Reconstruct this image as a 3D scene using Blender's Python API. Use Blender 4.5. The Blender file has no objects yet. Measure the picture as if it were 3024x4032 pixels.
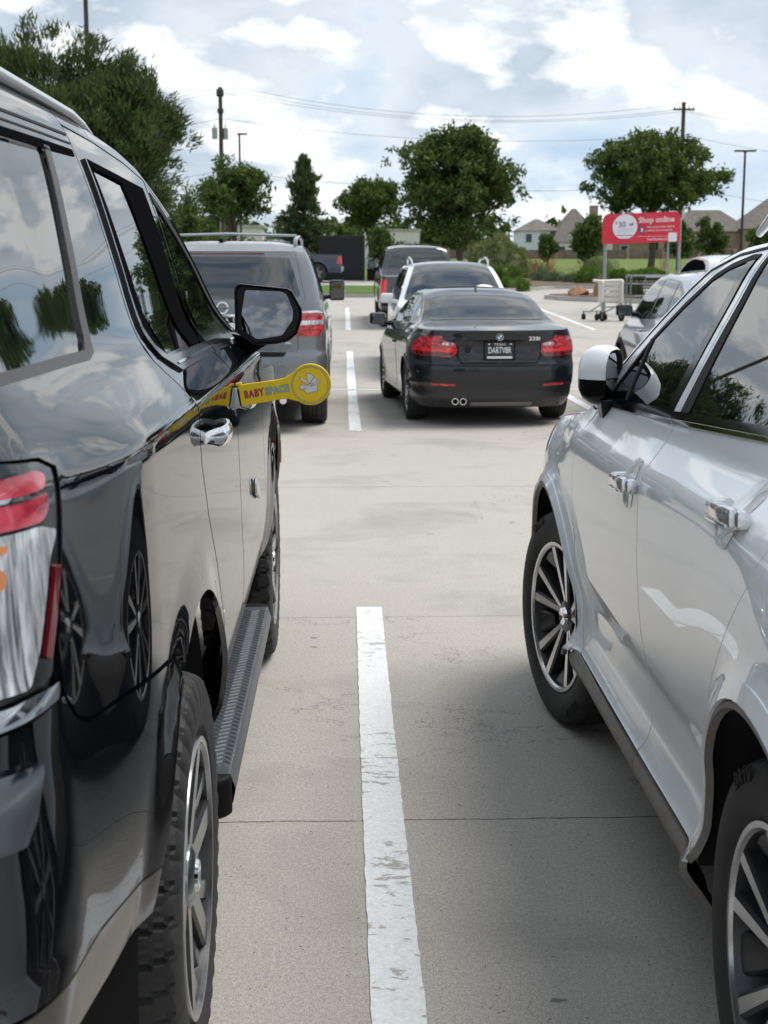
import bpy, bmesh, math, random
import numpy as np
from mathutils import Vector, Matrix
from mathutils.geometry import delaunay_2d_cdt

C = bpy.context.scene.collection
sc = bpy.context.scene
rad = math.radians
rng = random.Random(7)

# ---------------------------------------------------------------- camera
cam_d = bpy.data.cameras.new('camera')
cam = bpy.data.objects.new('camera', cam_d); C.objects.link(cam)
cam.location = (0, 0, 1.577)
cam.rotation_euler = (rad(90 - 9.795), 0, rad(-1.662))
cam_d.sensor_fit = 'VERTICAL'; cam_d.sensor_height = 36.0; cam_d.lens = 48.82
cam_d.clip_start = .05; cam_d.clip_end = 4000
cam_d.dof.use_dof = True; cam_d.dof.focus_distance = 3.9; cam_d.dof.aperture_fstop = 9.0
sc.camera = cam

# ---------------------------------------------------------------- sky with broken cloud, sun
SUN_EL, SUN_AZ = 60.0, 66.0          # degrees; azimuth from +Y towards +X
w = bpy.data.worlds.new('World'); sc.world = w; w.use_nodes = True
nt = w.node_tree; nt.nodes.clear()
def N(tree, typ, **kw):
    n = tree.nodes.new(typ)
    for k, v in kw.items():
        if k.startswith('i_'): n.inputs[k[2:]].default_value = v
        elif isinstance(k, str) and k.startswith('n'): n.inputs[int(k[1:])].default_value = v
        else: setattr(n, k, v)
    return n
def L(tree, a, b): tree.links.new(a, b)
def ramp(tree, src, pts, interp='LINEAR'):
    r = tree.nodes.new('ShaderNodeValToRGB'); r.color_ramp.interpolation = interp
    e = r.color_ramp.elements
    while len(e) < len(pts): e.new(.5)
    for i, (p, c) in enumerate(pts):
        e[i].position = p; e[i].color = (c, c, c, 1) if isinstance(c, (int, float)) else (*c, 1)
    tree.links.new(src, r.inputs[0]); return r.outputs[0]
def mth(tree, op, a, b=None, c=None):
    n = tree.nodes.new('ShaderNodeMath'); n.operation = op
    for i, v in enumerate((a, b, c)):
        if v is None: continue
        if isinstance(v, (int, float)): n.inputs[i].default_value = v
        else: tree.links.new(v, n.inputs[i])
    return n.outputs[0]
def mixc(tree, f, a, b, mode='MIX'):
    n = tree.nodes.new('ShaderNodeMix'); n.data_type = 'RGBA'; n.blend_type = mode
    for i, v in ((0, f), (6, a), (7, b)):
        if isinstance(v, (int, float)): n.inputs[i].default_value = v
        elif isinstance(v, tuple): n.inputs[i].default_value = (*v, 1)
        else: tree.links.new(v, n.inputs[i])
    return n.outputs[2]
def noise(tree, vec, scale, detail=6, rough=.55, dist=0.0):
    n = tree.nodes.new('ShaderNodeTexNoise'); n.inputs['Scale'].default_value = scale
    n.inputs['Detail'].default_value = detail; n.inputs['Roughness'].default_value = rough
    n.inputs['Distortion'].default_value = dist
    if vec is not None: tree.links.new(vec, n.inputs['Vector'])
    return n.outputs['Fac']

sky = N(nt, 'ShaderNodeTexSky', sky_type='NISHITA', sun_disc=False)
sky.sun_elevation = rad(SUN_EL); sky.sun_rotation = rad(SUN_AZ)
sky.altitude = 200; sky.air_density = 1.0; sky.dust_density = 1.2
tc = N(nt, 'ShaderNodeTexCoord'); sep = N(nt, 'ShaderNodeSeparateXYZ'); L(nt, tc.outputs['Generated'], sep.inputs[0])
zz = mth(nt, 'ADD', mth(nt, 'MAXIMUM', sep.outputs[2], 0.0), .42)
cmb = N(nt, 'ShaderNodeCombineXYZ')
L(nt, mth(nt, 'DIVIDE', sep.outputs[0], zz), cmb.inputs[0]); L(nt, mth(nt, 'DIVIDE', sep.outputs[1], zz), cmb.inputs[1])
mp = N(nt, 'ShaderNodeMapping'); L(nt, cmb.outputs[0], mp.inputs[0]); mp.inputs['Location'].default_value = (3.1, 1.7, 0)
V = mp.outputs[0]
big = noise(nt, V, 1.3, 3, .5); fine = noise(nt, V, 3.3, 12, .55, .15)
dens = mth(nt, 'ADD', mth(nt, 'MULTIPLY', big, .55), mth(nt, 'MULTIPLY', fine, .62))
dens = mth(nt, 'SUBTRACT', dens, ramp(nt, sep.outputs[2], [(.30, 0), (.62, .035)]))
mp2 = N(nt, 'ShaderNodeMapping'); L(nt, V, mp2.inputs[0]); mp2.inputs['Location'].default_value = (.035, -.055, 0)
fine2 = noise(nt, mp2.outputs[0], 3.3, 12, .55, .15)
lit = mth(nt, 'ADD', mth(nt, 'MULTIPLY', mth(nt, 'SUBTRACT', fine, fine2), 5.0), .5)
mask = ramp(nt, dens, [(.430, 0), (.545, 1)])
thick = ramp(nt, dens, [(.53, 0), (.66, 1)])
ccol = mixc(nt, thick, (.76, .83, .90), (.47, .56, .66))
rim_ = ramp(nt, lit, [(.46, 0), (.86, 1)])
ccol = mixc(nt, mth(nt, 'MULTIPLY', rim_, .80), ccol, (1.22, 1.21, 1.18))
hz = ramp(nt, sep.outputs[2], [(0.0, 1), (.22, 0)])
skyc = mixc(nt, 1.0, sky.outputs[0], (.115, .115, .118), 'MULTIPLY')
skyc = mixc(nt, .55, skyc, (.32, .50, .78))
skyc = mixc(nt, mth(nt, 'MULTIPLY', hz, .70), skyc, (.60, .76, .92))
ccol = mixc(nt, mth(nt, 'MULTIPLY', hz, .25), ccol, (.82, .92, 1.0))
col = mixc(nt, mask, skyc, ccol)
bg = N(nt, 'ShaderNodeBackground'); L(nt, col, bg.inputs[0]); bg.inputs[1].default_value = .90
wo = N(nt, 'ShaderNodeOutputWorld'); L(nt, bg.outputs[0], wo.inputs[0])

sl = bpy.data.lights.new('sun', 'SUN'); sl.energy = 2.7; sl.angle = rad(30); sl.color = (1.0, .965, .91)
sun = bpy.data.objects.new('sun', sl); C.objects.link(sun)
sd = Vector((math.sin(rad(SUN_AZ))*math.cos(rad(SUN_EL)), math.cos(rad(SUN_AZ))*math.cos(rad(SUN_EL)), math.sin(rad(SUN_EL))))
sun.rotation_euler = sd.to_track_quat('Z', 'Y').to_euler()

sc.view_settings.view_transform = 'Standard'; sc.view_settings.look = 'None'
sc.view_settings.exposure = 0.28; sc.view_settings.gamma = 1.0
sc.render.engine = 'CYCLES'
sc.cycles.max_bounces = 7; sc.cycles.glossy_bounces = 4; sc.cycles.diffuse_bounces = 3
sc.cycles.transparent_max_bounces = 8; sc.cycles.use_denoising = True
sc.cycles.caustics_reflective = False; sc.cycles.caustics_refractive = False

# ---------------------------------------------------------------- materials
def mat(name, col=(.5, .5, .5), rough=.5, metal=0.0, coat=0.0, coat_r=.03, cior=1.5, ior=1.5, spec=.5, emit=None, trans=0.0, bump=None, var=None):
    m = bpy.data.materials.new(name); m.use_nodes = True
    t = m.node_tree; b = t.nodes['Principled BSDF']
    b.inputs['Base Color'].default_value = (*col, 1); b.inputs['Roughness'].default_value = rough
    b.inputs['Metallic'].default_value = metal; b.inputs['Coat Weight'].default_value = coat
    b.inputs['Coat Roughness'].default_value = coat_r; b.inputs['Coat IOR'].default_value = cior; b.inputs['IOR'].default_value = ior
    b.inputs['Specular IOR Level'].default_value = spec
    if trans: b.inputs['Transmission Weight'].default_value = trans
    if emit: b.inputs['Emission Color'].default_value = (*emit[0], 1); b.inputs['Emission Strength'].default_value = emit[1]
    tcn = None
    if var or bump:
        tcn = t.nodes.new('ShaderNodeTexCoord').outputs['Object']
    if var:                                  # (scale, amount) mottling of the colour itself
        f = noise(t, tcn, var[0], 8, .6)
        a = tuple(max(0, c*(1 - var[1])) for c in col); c2 = tuple(min(1, c*(1 + var[1])) for c in col)
        r = ramp(t, f, [(.32, a), (.68, c2)]); L(t, r, b.inputs['Base Color'])
    if bump:                                 # (scale, strength)
        bn = t.nodes.new('ShaderNodeBump'); bn.inputs['Strength'].default_value = bump[1]; bn.inputs['Distance'].default_value = .01
        L(t, noise(t, tcn, bump[0], 6, .6), bn.inputs['Height']); L(t, bn.outputs[0], b.inputs['Normal'])
    return m
def dust(m, top, bot, col, amt, scale=60):
    """road film on a lacquer: thicker towards the sill, with streaks; top/bot are heights in the object's own space"""
    t = m.node_tree; b = t.nodes['Principled BSDF']
    o = t.nodes.new('ShaderNodeTexCoord').outputs['Object']
    s_ = t.nodes.new('ShaderNodeSeparateXYZ'); L(t, o, s_.inputs[0])
    h = t.nodes.new('ShaderNodeMapRange'); L(t, s_.outputs[2], h.inputs[0])
    h.inputs[1].default_value = top; h.inputs[2].default_value = bot; h.inputs[3].default_value = 0; h.inputs[4].default_value = 1
    f = mth(t, 'MULTIPLY', mth(t, 'MULTIPLY', h.outputs[0], noise(t, o, scale, 8, .7)), amt)
    f = mth(t, 'MINIMUM', f, .85)
    c0 = tuple(b.inputs['Base Color'].default_value)[:3]
    L(t, mixc(t, f, c0, col), b.inputs['Base Color'])
    rr = t.nodes.new('ShaderNodeMapRange'); L(t, f, rr.inputs[0]); rr.inputs[3].default_value = b.inputs['Coat Roughness'].default_value; rr.inputs[4].default_value = .5
    L(t, rr.outputs[0], b.inputs['Coat Roughness'])
    L(t, mth(t, 'SUBTRACT', 1.0, f), b.inputs['Coat Weight'])
    return m
M = {}
M['blackpaint'] = dust(mat('black_lacquer', (.004, .0045, .006), .4, spec=.0, coat=1.0, coat_r=.010, cior=1.75), .80, .30, (.10, .09, .078), 1.1)
M['silverpaint'] = dust(mat('pearl_silver_lacquer', (.83, .865, .90), .38, metal=.0, coat=1.0, coat_r=.02), .60, .30, (.30, .28, .25), .5)
M['bmwpaint'] = dust(mat('dark_graphite_lacquer', (.008, .009, .012), .40, spec=.1, coat=1.0, coat_r=.02), .5, .2, (.09, .085, .08), .7)
M['greypaint'] = dust(mat('mid_grey_lacquer', (.165, .178, .195), .32, metal=.5, coat=1.0, coat_r=.03), .7, .3, (.2, .19, .17), .6)
M['whitepaint'] = mat('white_lacquer', (.74, .76, .78), .35, coat=1.0, coat_r=.03)
M['silver2'] = mat('pale_silver_lacquer', (.42, .45, .49), .32, metal=.5, coat=1.0, coat_r=.03)
M['truckpaint'] = mat('smoke_grey_lacquer', (.06, .064, .072), .32, metal=.4, coat=1.0, coat_r=.05)
M['bluepaint'] = mat('navy_lacquer', (.012, .022, .055), .32, coat=1.0, coat_r=.05)
M['glass'] = mat('dark_tinted_glass', (.004, .005, .006), .0, ior=1.9, spec=.7)
M['glass2'] = mat('rear_glass', (.012, .017, .022), .01, ior=1.75, spec=.7)
M['blackgloss'] = mat('black_gloss_trim', (.005, .005, .006), .10, spec=.35, coat=.15)
M['darktrim'] = mat('matt_black_trim', (.006, .006, .007), .95, spec=0.0)
M['blacktrim'] = mat('black_plastic', (.009, .009, .010), .6, spec=.14, bump=(900, .04))
M['matblack'] = mat('satin_black_housing', (.004, .004, .0045), .32, spec=.25)
M['rubber'] = mat('rubber_seal', (.010, .010, .010), .65, spec=.2)
M['tyre'] = mat('tyre_rubber', (.020, .0195, .019), .72, var=(9, .35), bump=(260, .12))
M['liner'] = mat('wheel_well_liner', (.006, .006, .006), .95)
M['chrome'] = mat('chrome', (.78, .79, .80), .05, metal=1.0)
M['machined2'] = mat('satin_graphite_alloy', (.30, .31, .32), .2, metal=.9)
M['chromedark'] = mat('dark_chrome', (.42, .43, .45), .07, metal=1.0)
M['machined'] = mat('machined_alloy', (.55, .55, .56), .24, metal=1.0)
M['alloydark'] = mat('dark_alloy', (.018, .019, .021), .38, coat=.25)
M['alloygrey'] = mat('grey_alloy', (.20, .21, .22), .2, metal=.8, coat=.5)
M['disc'] = mat('brake_disc', (.30, .29, .28), .35, metal=1.0)
M['clad'] = mat('grey_cladding', (.19, .172, .155), .55, bump=(700, .06), var=(14, .12))
M['board'] = mat('step_board_plastic', (.060, .066, .075), .38, bump=(900, .05), var=(18, .15))
M['redlens'] = mat('red_lens', (.36, .008, .014), .10, coat=1.0)
M['redlit'] = mat('bright_red_lens', (.78, .02, .02), .08, coat=1.0)
M['darkred'] = mat('deep_red_lens', (.13, .004, .008), .06, coat=1.0)
M['clearlens'] = mat('clear_lens', (.62, .62, .63), .12, metal=.6, coat=1.0)
def _reflector_streaks(m):  # paints the chrome reflector's bright and dark streaks into the lens colour
    t = m.node_tree; b = t.nodes['Principled BSDF']; o = t.nodes.new('ShaderNodeTexCoord').outputs['Object']
    q = t.nodes.new('ShaderNodeMapping'); q.inputs['Scale'].default_value = (90, 90, 9); L(t, o, q.inputs[0])
    L(t, ramp(t, noise(t, q.outputs[0], 1.0, 3, .6, .4), [(.32, (.10, .10, .105)), (.46, (.42, .42, .43)), (.62, (.88, .88, .90))]), b.inputs['Base Color'])
_reflector_streaks(M['clearlens'])
def _cells(m, a, b_, c_, sc1):
    t = m.node_tree; b = t.nodes['Principled BSDF']; o = t.nodes.new('ShaderNodeTexCoord').outputs['Object']
    q = t.nodes.new('ShaderNodeMapping'); q.inputs['Scale'].default_value = (sc1, sc1, sc1*2.2); L(t, o, q.inputs[0])
    L(t, ramp(t, noise(t, q.outputs[0], 1.0, 2, .5, .6), [(.36, a), (.50, b_), (.64, c_)]), b.inputs['Base Color'])
_cells(M['redlens'], (.16, .003, .006), (.46, .008, .014), (.75, .04, .05), 16)
M['redlens3'] = mat('smoked_red_lens', (.30, .012, .03), .16, coat=.8)
_cells(M['redlens3'], (.14, .004, .010), (.32, .012, .028), (.46, .05, .08), 12)
M['amber'] = mat('amber_bulb', (.50, .17, .04), .2, coat=1.0)
M['white'] = mat('white_plastic', (.78, .78, .77), .4)
M['yellow'] = mat('yellow_plastic', (.93, .63, .004), .42)
M['yelline'] = mat('pale_yellow_line', (.93, .80, .22), .45)
M['ink'] = mat('dark_ink', (.03, .03, .04), .5)
M['pink'] = mat('crimson_ink', (.62, .03, .07), .45)
M['cyan'] = mat('sky_blue_ink', (.23, .62, .78), .45)
M['plate'] = mat('black_number_plate', (.012, .012, .014), .35)
M['platewhite'] = mat('white_number_plate', (.72, .72, .72), .35)
M['letter'] = mat('silver_letter', (.68, .69, .70), .3, metal=.5)
M['roundelblue'] = mat('roundel_blue', (.03, .22, .55), .2, coat=1)
M['handle'] = mat('satin_silver_handle', (.66, .68, .70), .14, metal=.7, coat=.6)
M['galv'] = mat('galvanised_steel', (.30, .32, .33), .45, metal=.7)
M['poleblack'] = mat('dark_bronze_pole', (.03, .028, .026), .5)
M['wood'] = mat('weathered_pole_wood', (.075, .055, .042), .9, var=(3, .3))
M['wire'] = mat('cable', (.03, .03, .03), .6)
M['rock'] = mat('rust_sandstone', (.30, .16, .085), .9, var=(3, .4), bump=(6, .6))
M['kerb'] = mat('kerb_concrete', (.40, .38, .35), .85, var=(1.5, .15))
M['mulch'] = mat('bark_mulch', (.13, .085, .06), .95, var=(6, .5), bump=(20, .6))
M['shadowgap'] = mat('panel_gap', (.002, .002, .002), .9)
M['seat'] = mat('light_grey_seat', (.35, .36, .35), .8)
# ---------------------------------------------------------------- surface engine (pure numpy)
def pchip(xs, ys):
    x = np.asarray(xs, float); y = np.asarray(ys, float)
    h = np.diff(x); dl = np.diff(y) / h
    m = np.zeros(len(x))
    if len(x) == 2:
        m[:] = dl[0]
    else:
        for i in range(1, len(x) - 1):
            if dl[i-1] * dl[i] > 0:
                w1 = 2*h[i] + h[i-1]; w2 = h[i] + 2*h[i-1]
                m[i] = (w1 + w2) / (w1/dl[i-1] + w2/dl[i])
        m[0] = dl[0]; m[-1] = dl[-1]
    def f(q):
        q = np.clip(np.asarray(q, float), x[0], x[-1])
        i = np.clip(np.searchsorted(x, q) - 1, 0, len(x) - 2)
        t = (q - x[i]) / h[i]
        return ((1+2*t)*(1-t)**2*y[i] + t*(1-t)**2*h[i]*m[i] + t*t*(3-2*t)*y[i+1] + t*t*(t-1)*h[i]*m[i+1])
    return f

def sstep(a, b, x):
    t = np.clip((x - a) / (b - a), 0, 1)
    return t*t*(3 - 2*t)

class Shell:
    """wrap chart of a car body: u runs round the plan outline (u = 0 abreast of the origin, negative to the rear), z is height"""
    def __init__(s, W, R, F, rear=(.5, 5), front=(.9, 3.2), knots=(), bumps=(), side_bow=0.0, zshift=None, rtaper=None):
        cyr, nr = rear; cyf, nf = front
        th = np.linspace(0, np.pi/2, 900)
        xr = W*np.sin(th)**(2/nr); yr = -R + cyr*(1 - np.cos(th)**(2/nr))
        xf = W*np.cos(th)**(2/nf); yf = F - cyf*(1 - np.sin(th)**(2/nf))
        ys = np.linspace(-R+cyr, F-cyf, 200)[1:-1]
        x = np.concatenate([xr, W + 0*ys, xf]); y = np.concatenate([yr, ys, yf])
        if side_bow:
            x = x - side_bow*(y/((R+F)/2))**2*(x/W)
        if rtaper:
            x = x - rtaper[0]*np.clip((-y-rtaper[1])/(R-rtaper[1]), 0, 1)**2*(x/W)
        L = np.concatenate([[0], np.cumsum(np.hypot(np.diff(x), np.diff(y)))])
        g = np.linspace(0, L[-1], 1600)
        x = np.interp(g, L, x); y = np.interp(g, L, y)
        k = np.ones(15)/15
        xp = np.concatenate([-x[7:0:-1], x, -x[-2:-9:-1]]); yp = np.concatenate([y[7:0:-1], y, y[-2:-9:-1]])
        x = np.convolve(xp, k, 'valid'); y = np.convolve(yp, k, 'valid')
        g0 = np.interp(0, y[200:-200], g[200:-200]); s.u = g - g0
        s.x, s.y = x, y
        tx = np.gradient(x, g); ty = np.gradient(y, g); n = np.hypot(tx, ty)
        s.nx, s.ny = ty/n, -tx/n
        s.ur, s.uf = s.u[0], s.u[-1]
        s.ku = [k[0] for k in knots]; s.kf = [pchip([p[0] for p in k[1]], [p[1] for p in k[1]]) for k in knots]
        s.ku = [float(np.interp(q, s.y, s.u)) if not isinstance(q, str) else {'r': s.ur, 'f': s.uf}[q] for q in s.ku]
        s.bumps = bumps; s.zshift = zshift; s.W = W
    def U(s, y): return np.interp(y, s.y, s.u)
    def UX(s, x, rear=True):
        """u of a point on the rear (or front) face at lateral x; negative x reaches past the centre line"""
        i = slice(0, 800) if rear else slice(800, 1600)
        a = np.asarray(x, float)
        if rear:
            v = np.interp(np.abs(a), s.x[:800], s.u[:800]); return np.where(a < 0, 2*s.ur - v, v)
        v = np.interp(np.abs(a), s.x[800:][::-1], s.u[800:][::-1]); return np.where(a < 0, 2*s.uf - v, v)
    def d(s, u, z):
        K = np.array([f(z) for f in s.kf])
        ku = np.array(s.ku)
        i = np.clip(np.searchsorted(ku, u) - 1, 0, len(ku) - 2)
        t = np.clip((u - ku[i]) / (ku[i+1] - ku[i]), 0, 1); t = t*t*(3 - 2*t)
        idx = np.arange(K.shape[1])
        return K[i, idx]*(1-t) + K[i+1, idx]*t
    def pos(s, u, z, off=0.0):
        u = np.atleast_1d(np.asarray(u, float)); z = np.atleast_1d(np.asarray(z, float))
        sg = np.where(u < s.ur, -1.0, np.where(u > s.uf, -1.0, 1.0))
        v = np.where(u < s.ur, 2*s.ur - u, np.where(u > s.uf, 2*s.uf - u, u))
        zz = z if s.zshift is None else z + s.zshift(v, z)
        d = s.d(v, zz) + off
        bx = np.interp(v, s.u, s.x); by = np.interp(v, s.u, s.y)
        nx = np.interp(v, s.u, s.nx); ny = np.interp(v, s.u, s.ny)
        for b in s.bumps: d = d + b(by, z)*np.abs(nx)
        return np.stack([sg*(bx + nx*d), by + ny*d, z], -1)
    def __call__(s, p, off=0.0):
        P = s.pos(p[:, 0], p[:, 1]); e = 1e-3
        a = s.pos(p[:, 0]+e, p[:, 1]) - s.pos(p[:, 0]-e, p[:, 1])
        b = s.pos(p[:, 0], p[:, 1]+e) - s.pos(p[:, 0], p[:, 1]-e)
        n = np.cross(a, b); n /= np.linalg.norm(n, axis=1)[:, None] + 1e-12
        return P + n*off, n

def arch_bump(y0, z0, r, w, A):
    """flare that swells towards the lip of a wheel arch"""
    def f(y, z):
        q = np.hypot(y - y0, z - z0)
        return A*(1 - sstep(r, r + w, q))
    return f
# ---------------------------------------------------------------- object helpers
def raw(name, verts, faces, m, parent=None, smooth=True, normals=None, mats=None, midx=None):
    me = bpy.data.meshes.new(name)
    me.from_pydata([tuple(map(float, v)) for v in verts], [], [tuple(map(int, f)) for f in faces])
    for x in (mats or [m]): me.materials.append(x)
    if midx is not None: me.polygons.foreach_set('material_index', np.asarray(midx, np.int32))
    me.polygons.foreach_set('use_smooth', [bool(smooth)]*len(me.polygons))
    me.update()
    if normals is not None: me.normals_split_custom_set_from_vertices([tuple(map(float, n)) for n in normals])
    o = bpy.data.objects.new(name, me); C.objects.link(o)
    if parent is not None: o.parent = parent
    return o
def thing(name, label, cat, loc=(0, 0, 0), rz=0.0, group=None):
    o = bpy.data.objects.new(name, None); C.objects.link(o)
    o.empty_display_size = .2; o.location = loc; o.rotation_euler = (0, 0, rz)
    o['label'] = label; o['category'] = cat
    if group: o['group'] = group
    return o
def tag(o, label, cat, group=None, kind=None):
    if label: o['label'] = label
    if cat: o['category'] = cat
    if group: o['group'] = group
    if kind: o['kind'] = kind
    return o
class MB:
    """collects boxes, tubes and lathes; build() links them as one mesh"""
    def __init__(s): s.v = []; s.f = []; s.m = []
    def add(s, v, f, mi=0):
        k = len(s.v); s.v += [tuple(p) for p in v]; s.f += [tuple(i + k for i in q) for q in f]; s.m += [mi]*len(f); return s
    def box(s, c, d, rz=0, mi=0, bev=0.0, rx=0, ry=0):
        bm = bmesh.new(); bmesh.ops.create_cube(bm, size=1)
        bmesh.ops.scale(bm, vec=d, verts=bm.verts)
        if bev: bmesh.ops.bevel(bm, geom=bm.edges[:], offset=bev, segments=2, affect='EDGES', profile=.5)
        R = Matrix.Rotation(rz, 4, 'Z') @ Matrix.Rotation(ry, 4, 'Y') @ Matrix.Rotation(rx, 4, 'X')
        v = [(R @ p.co) + Vector(c) for p in bm.verts]; f = [[q.index for q in p.verts] for p in bm.faces]
        bm.free(); return s.add(v, f, mi)
    def tube(s, pts, r, n=10, mi=0, cap=True):
        pts = [Vector(p) for p in pts]; rr = r if isinstance(r, (list, tuple)) else [r]*len(pts)
        v = []; f = []; up = None
        for i, p in enumerate(pts):
            a = pts[max(i-1, 0)]; b = pts[min(i+1, len(pts)-1)]; t = (b - a).normalized()
            if up is None:
                up = t.orthogonal().normalized()
            up = (up - t*up.dot(t))
            up = up.normalized() if up.length > 1e-6 else t.orthogonal().normalized()
            q = t.cross(up)
            for k in range(n):
                an = 2*math.pi*k/n
                v.append(p + (up*math.cos(an) + q*math.sin(an))*rr[i])
        for i in range(len(pts)-1):
            for k in range(n):
                f.append((i*n+k, i*n+(k+1) % n, (i+1)*n+(k+1) % n, (i+1)*n+k))
        if cap: f.append(tuple(range(n))[::-1]); f.append(tuple((len(pts)-1)*n+k for k in range(n)))
        return s.add(v, f, mi)
    def lathe(s, prof, n=48, axis='X', c=(0, 0, 0), mi=0):
        """prof = [(along axis, radius)]"""
        v = []; f = []; m = len(prof)
        for i in range(n):
            a = 2*math.pi*i/n
            for x, r in prof:
                p = (x, r*math.cos(a), r*math.sin(a)) if axis == 'X' else ((r*math.cos(a), x, r*math.sin(a)) if axis == 'Y' else (r*math.cos(a), r*math.sin(a), x))
                v.append((p[0]+c[0], p[1]+c[1], p[2]+c[2]))
        for i in range(n):
            j = (i+1) % n
            for k in range(m-1): f.append((i*m+k, i*m+k+1, j*m+k+1, j*m+k))
        return s.add(v, f, mi)
    def prism(s, poly, plane, a, b, mi=0):
        """polygon (2-D) extruded from a to b along the axis missing from plane ('xy', 'xz', 'yz')"""
        k = len(poly)
        def P(p, q): return {'xy': (p[0], p[1], q), 'xz': (p[0], q, p[1]), 'yz': (q, p[0], p[1])}[plane]
        v = [P(p, a) for p in poly] + [P(p, b) for p in poly]
        f = [tuple(range(k))[::-1], tuple(range(k, 2*k))] + [(i, (i+1) % k, k+(i+1) % k, k+i) for i in range(k)]
        return s.add(v, f, mi)
    def build(s, name, m, parent=None, smooth=False, auto=True, bevel=0.0):
        mats = m if isinstance(m, list) else [m]
        me = bpy.data.meshes.new(name); me.from_pydata([tuple(map(float, p)) for p in s.v], [], s.f)
        for x in mats: me.materials.append(x)
        me.polygons.foreach_set('material_index', np.asarray(s.m, np.int32))
        bm = bmesh.new(); bm.from_mesh(me); bmesh.ops.recalc_face_normals(bm, faces=bm.faces)
        if bevel: bmesh.ops.bevel(bm, geom=[e for e in bm.edges if len(e.link_faces) == 2 and e.calc_face_angle(0) > .6], offset=bevel, segments=2, affect='EDGES')
        for f in bm.faces: f.smooth = smooth
        if smooth and auto:
            for e in bm.edges:
                if len(e.link_faces) == 2 and e.calc_face_angle(0) > rad(38): e.smooth = False
        bm.to_mesh(me); bm.free(); me.update()
        o = bpy.data.objects.new(name, me); C.objects.link(o)
        if parent is not None: o.parent = parent
        return o
def setbevel(o, w, seg=2, ang=35):
    b = o.modifiers.new('bevel', 'BEVEL'); b.width = w; b.segments = seg; b.limit_method = 'ANGLE'; b.angle_limit = rad(ang); return o

# 2-D polygon tools
def inpoly(P, poly):
    x, y = P[:, 0], P[:, 1]; c = np.zeros(len(P), bool); n = len(poly)
    for i in range(n):
        x0, y0 = poly[i]; x1, y1 = poly[(i+1) % n]
        if y0 == y1: continue
        k = ((y0 > y) != (y1 > y)) & (x < (x1-x0)*(y-y0)/(y1-y0) + x0); c ^= k
    return c
def edgedist(P, poly):
    d = np.full(len(P), 1e9); n = len(poly)
    for i in range(n):
        a = np.array(poly[i]); b = np.array(poly[(i+1) % n]); ab = b-a; l = ab@ab + 1e-12
        t = np.clip(((P-a)@ab)/l, 0, 1); q = a + t[:, None]*ab
        d = np.minimum(d, np.hypot(*(P-q).T))
    return d
def rnd(poly, r, n=6):
    """round the corners; r = one radius or one per corner"""
    out = []; k = len(poly)
    for i in range(k):
        p = np.array(poly[i], float); a = np.array(poly[i-1], float); b = np.array(poly[(i+1) % k], float)
        ri = r[i] if isinstance(r, (list, tuple)) else r
        la, lb = np.hypot(*(a-p)), np.hypot(*(b-p)); q = min(ri, la*.48, lb*.48)
        if q < 1e-4: out.append(tuple(p)); continue
        A = p + (a-p)/la*q; B = p + (b-p)/lb*q
        for j in range(n+1):
            t = j/n; out.append(tuple((1-t)**2*A + 2*t*(1-t)*p + t*t*B))
    return out
def arc(cy, cz, r, a0, a1, n=24):
    return [(cy + r*math.cos(rad(a0+(a1-a0)*i/n)), cz + r*math.sin(rad(a0+(a1-a0)*i/n))) for i in range(n+1)]
def dens(poly, h):
    out = []; k = len(poly)
    for i in range(k):
        a = np.array(poly[i], float); b = np.array(poly[(i+1) % k], float); n = max(1, int(np.ceil(np.hypot(*(b-a))/h)))
        for j in range(n): out.append(tuple(a + (b-a)*j/n))
    return out
def clean(poly, e=1e-4):
    out = []
    for p in poly:
        if not out or np.hypot(p[0]-out[-1][0], p[1]-out[-1][1]) > e: out.append((float(p[0]), float(p[1])))
    if np.hypot(out[0][0]-out[-1][0], out[0][1]-out[-1][1]) < e: out.pop()
    return out
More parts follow.
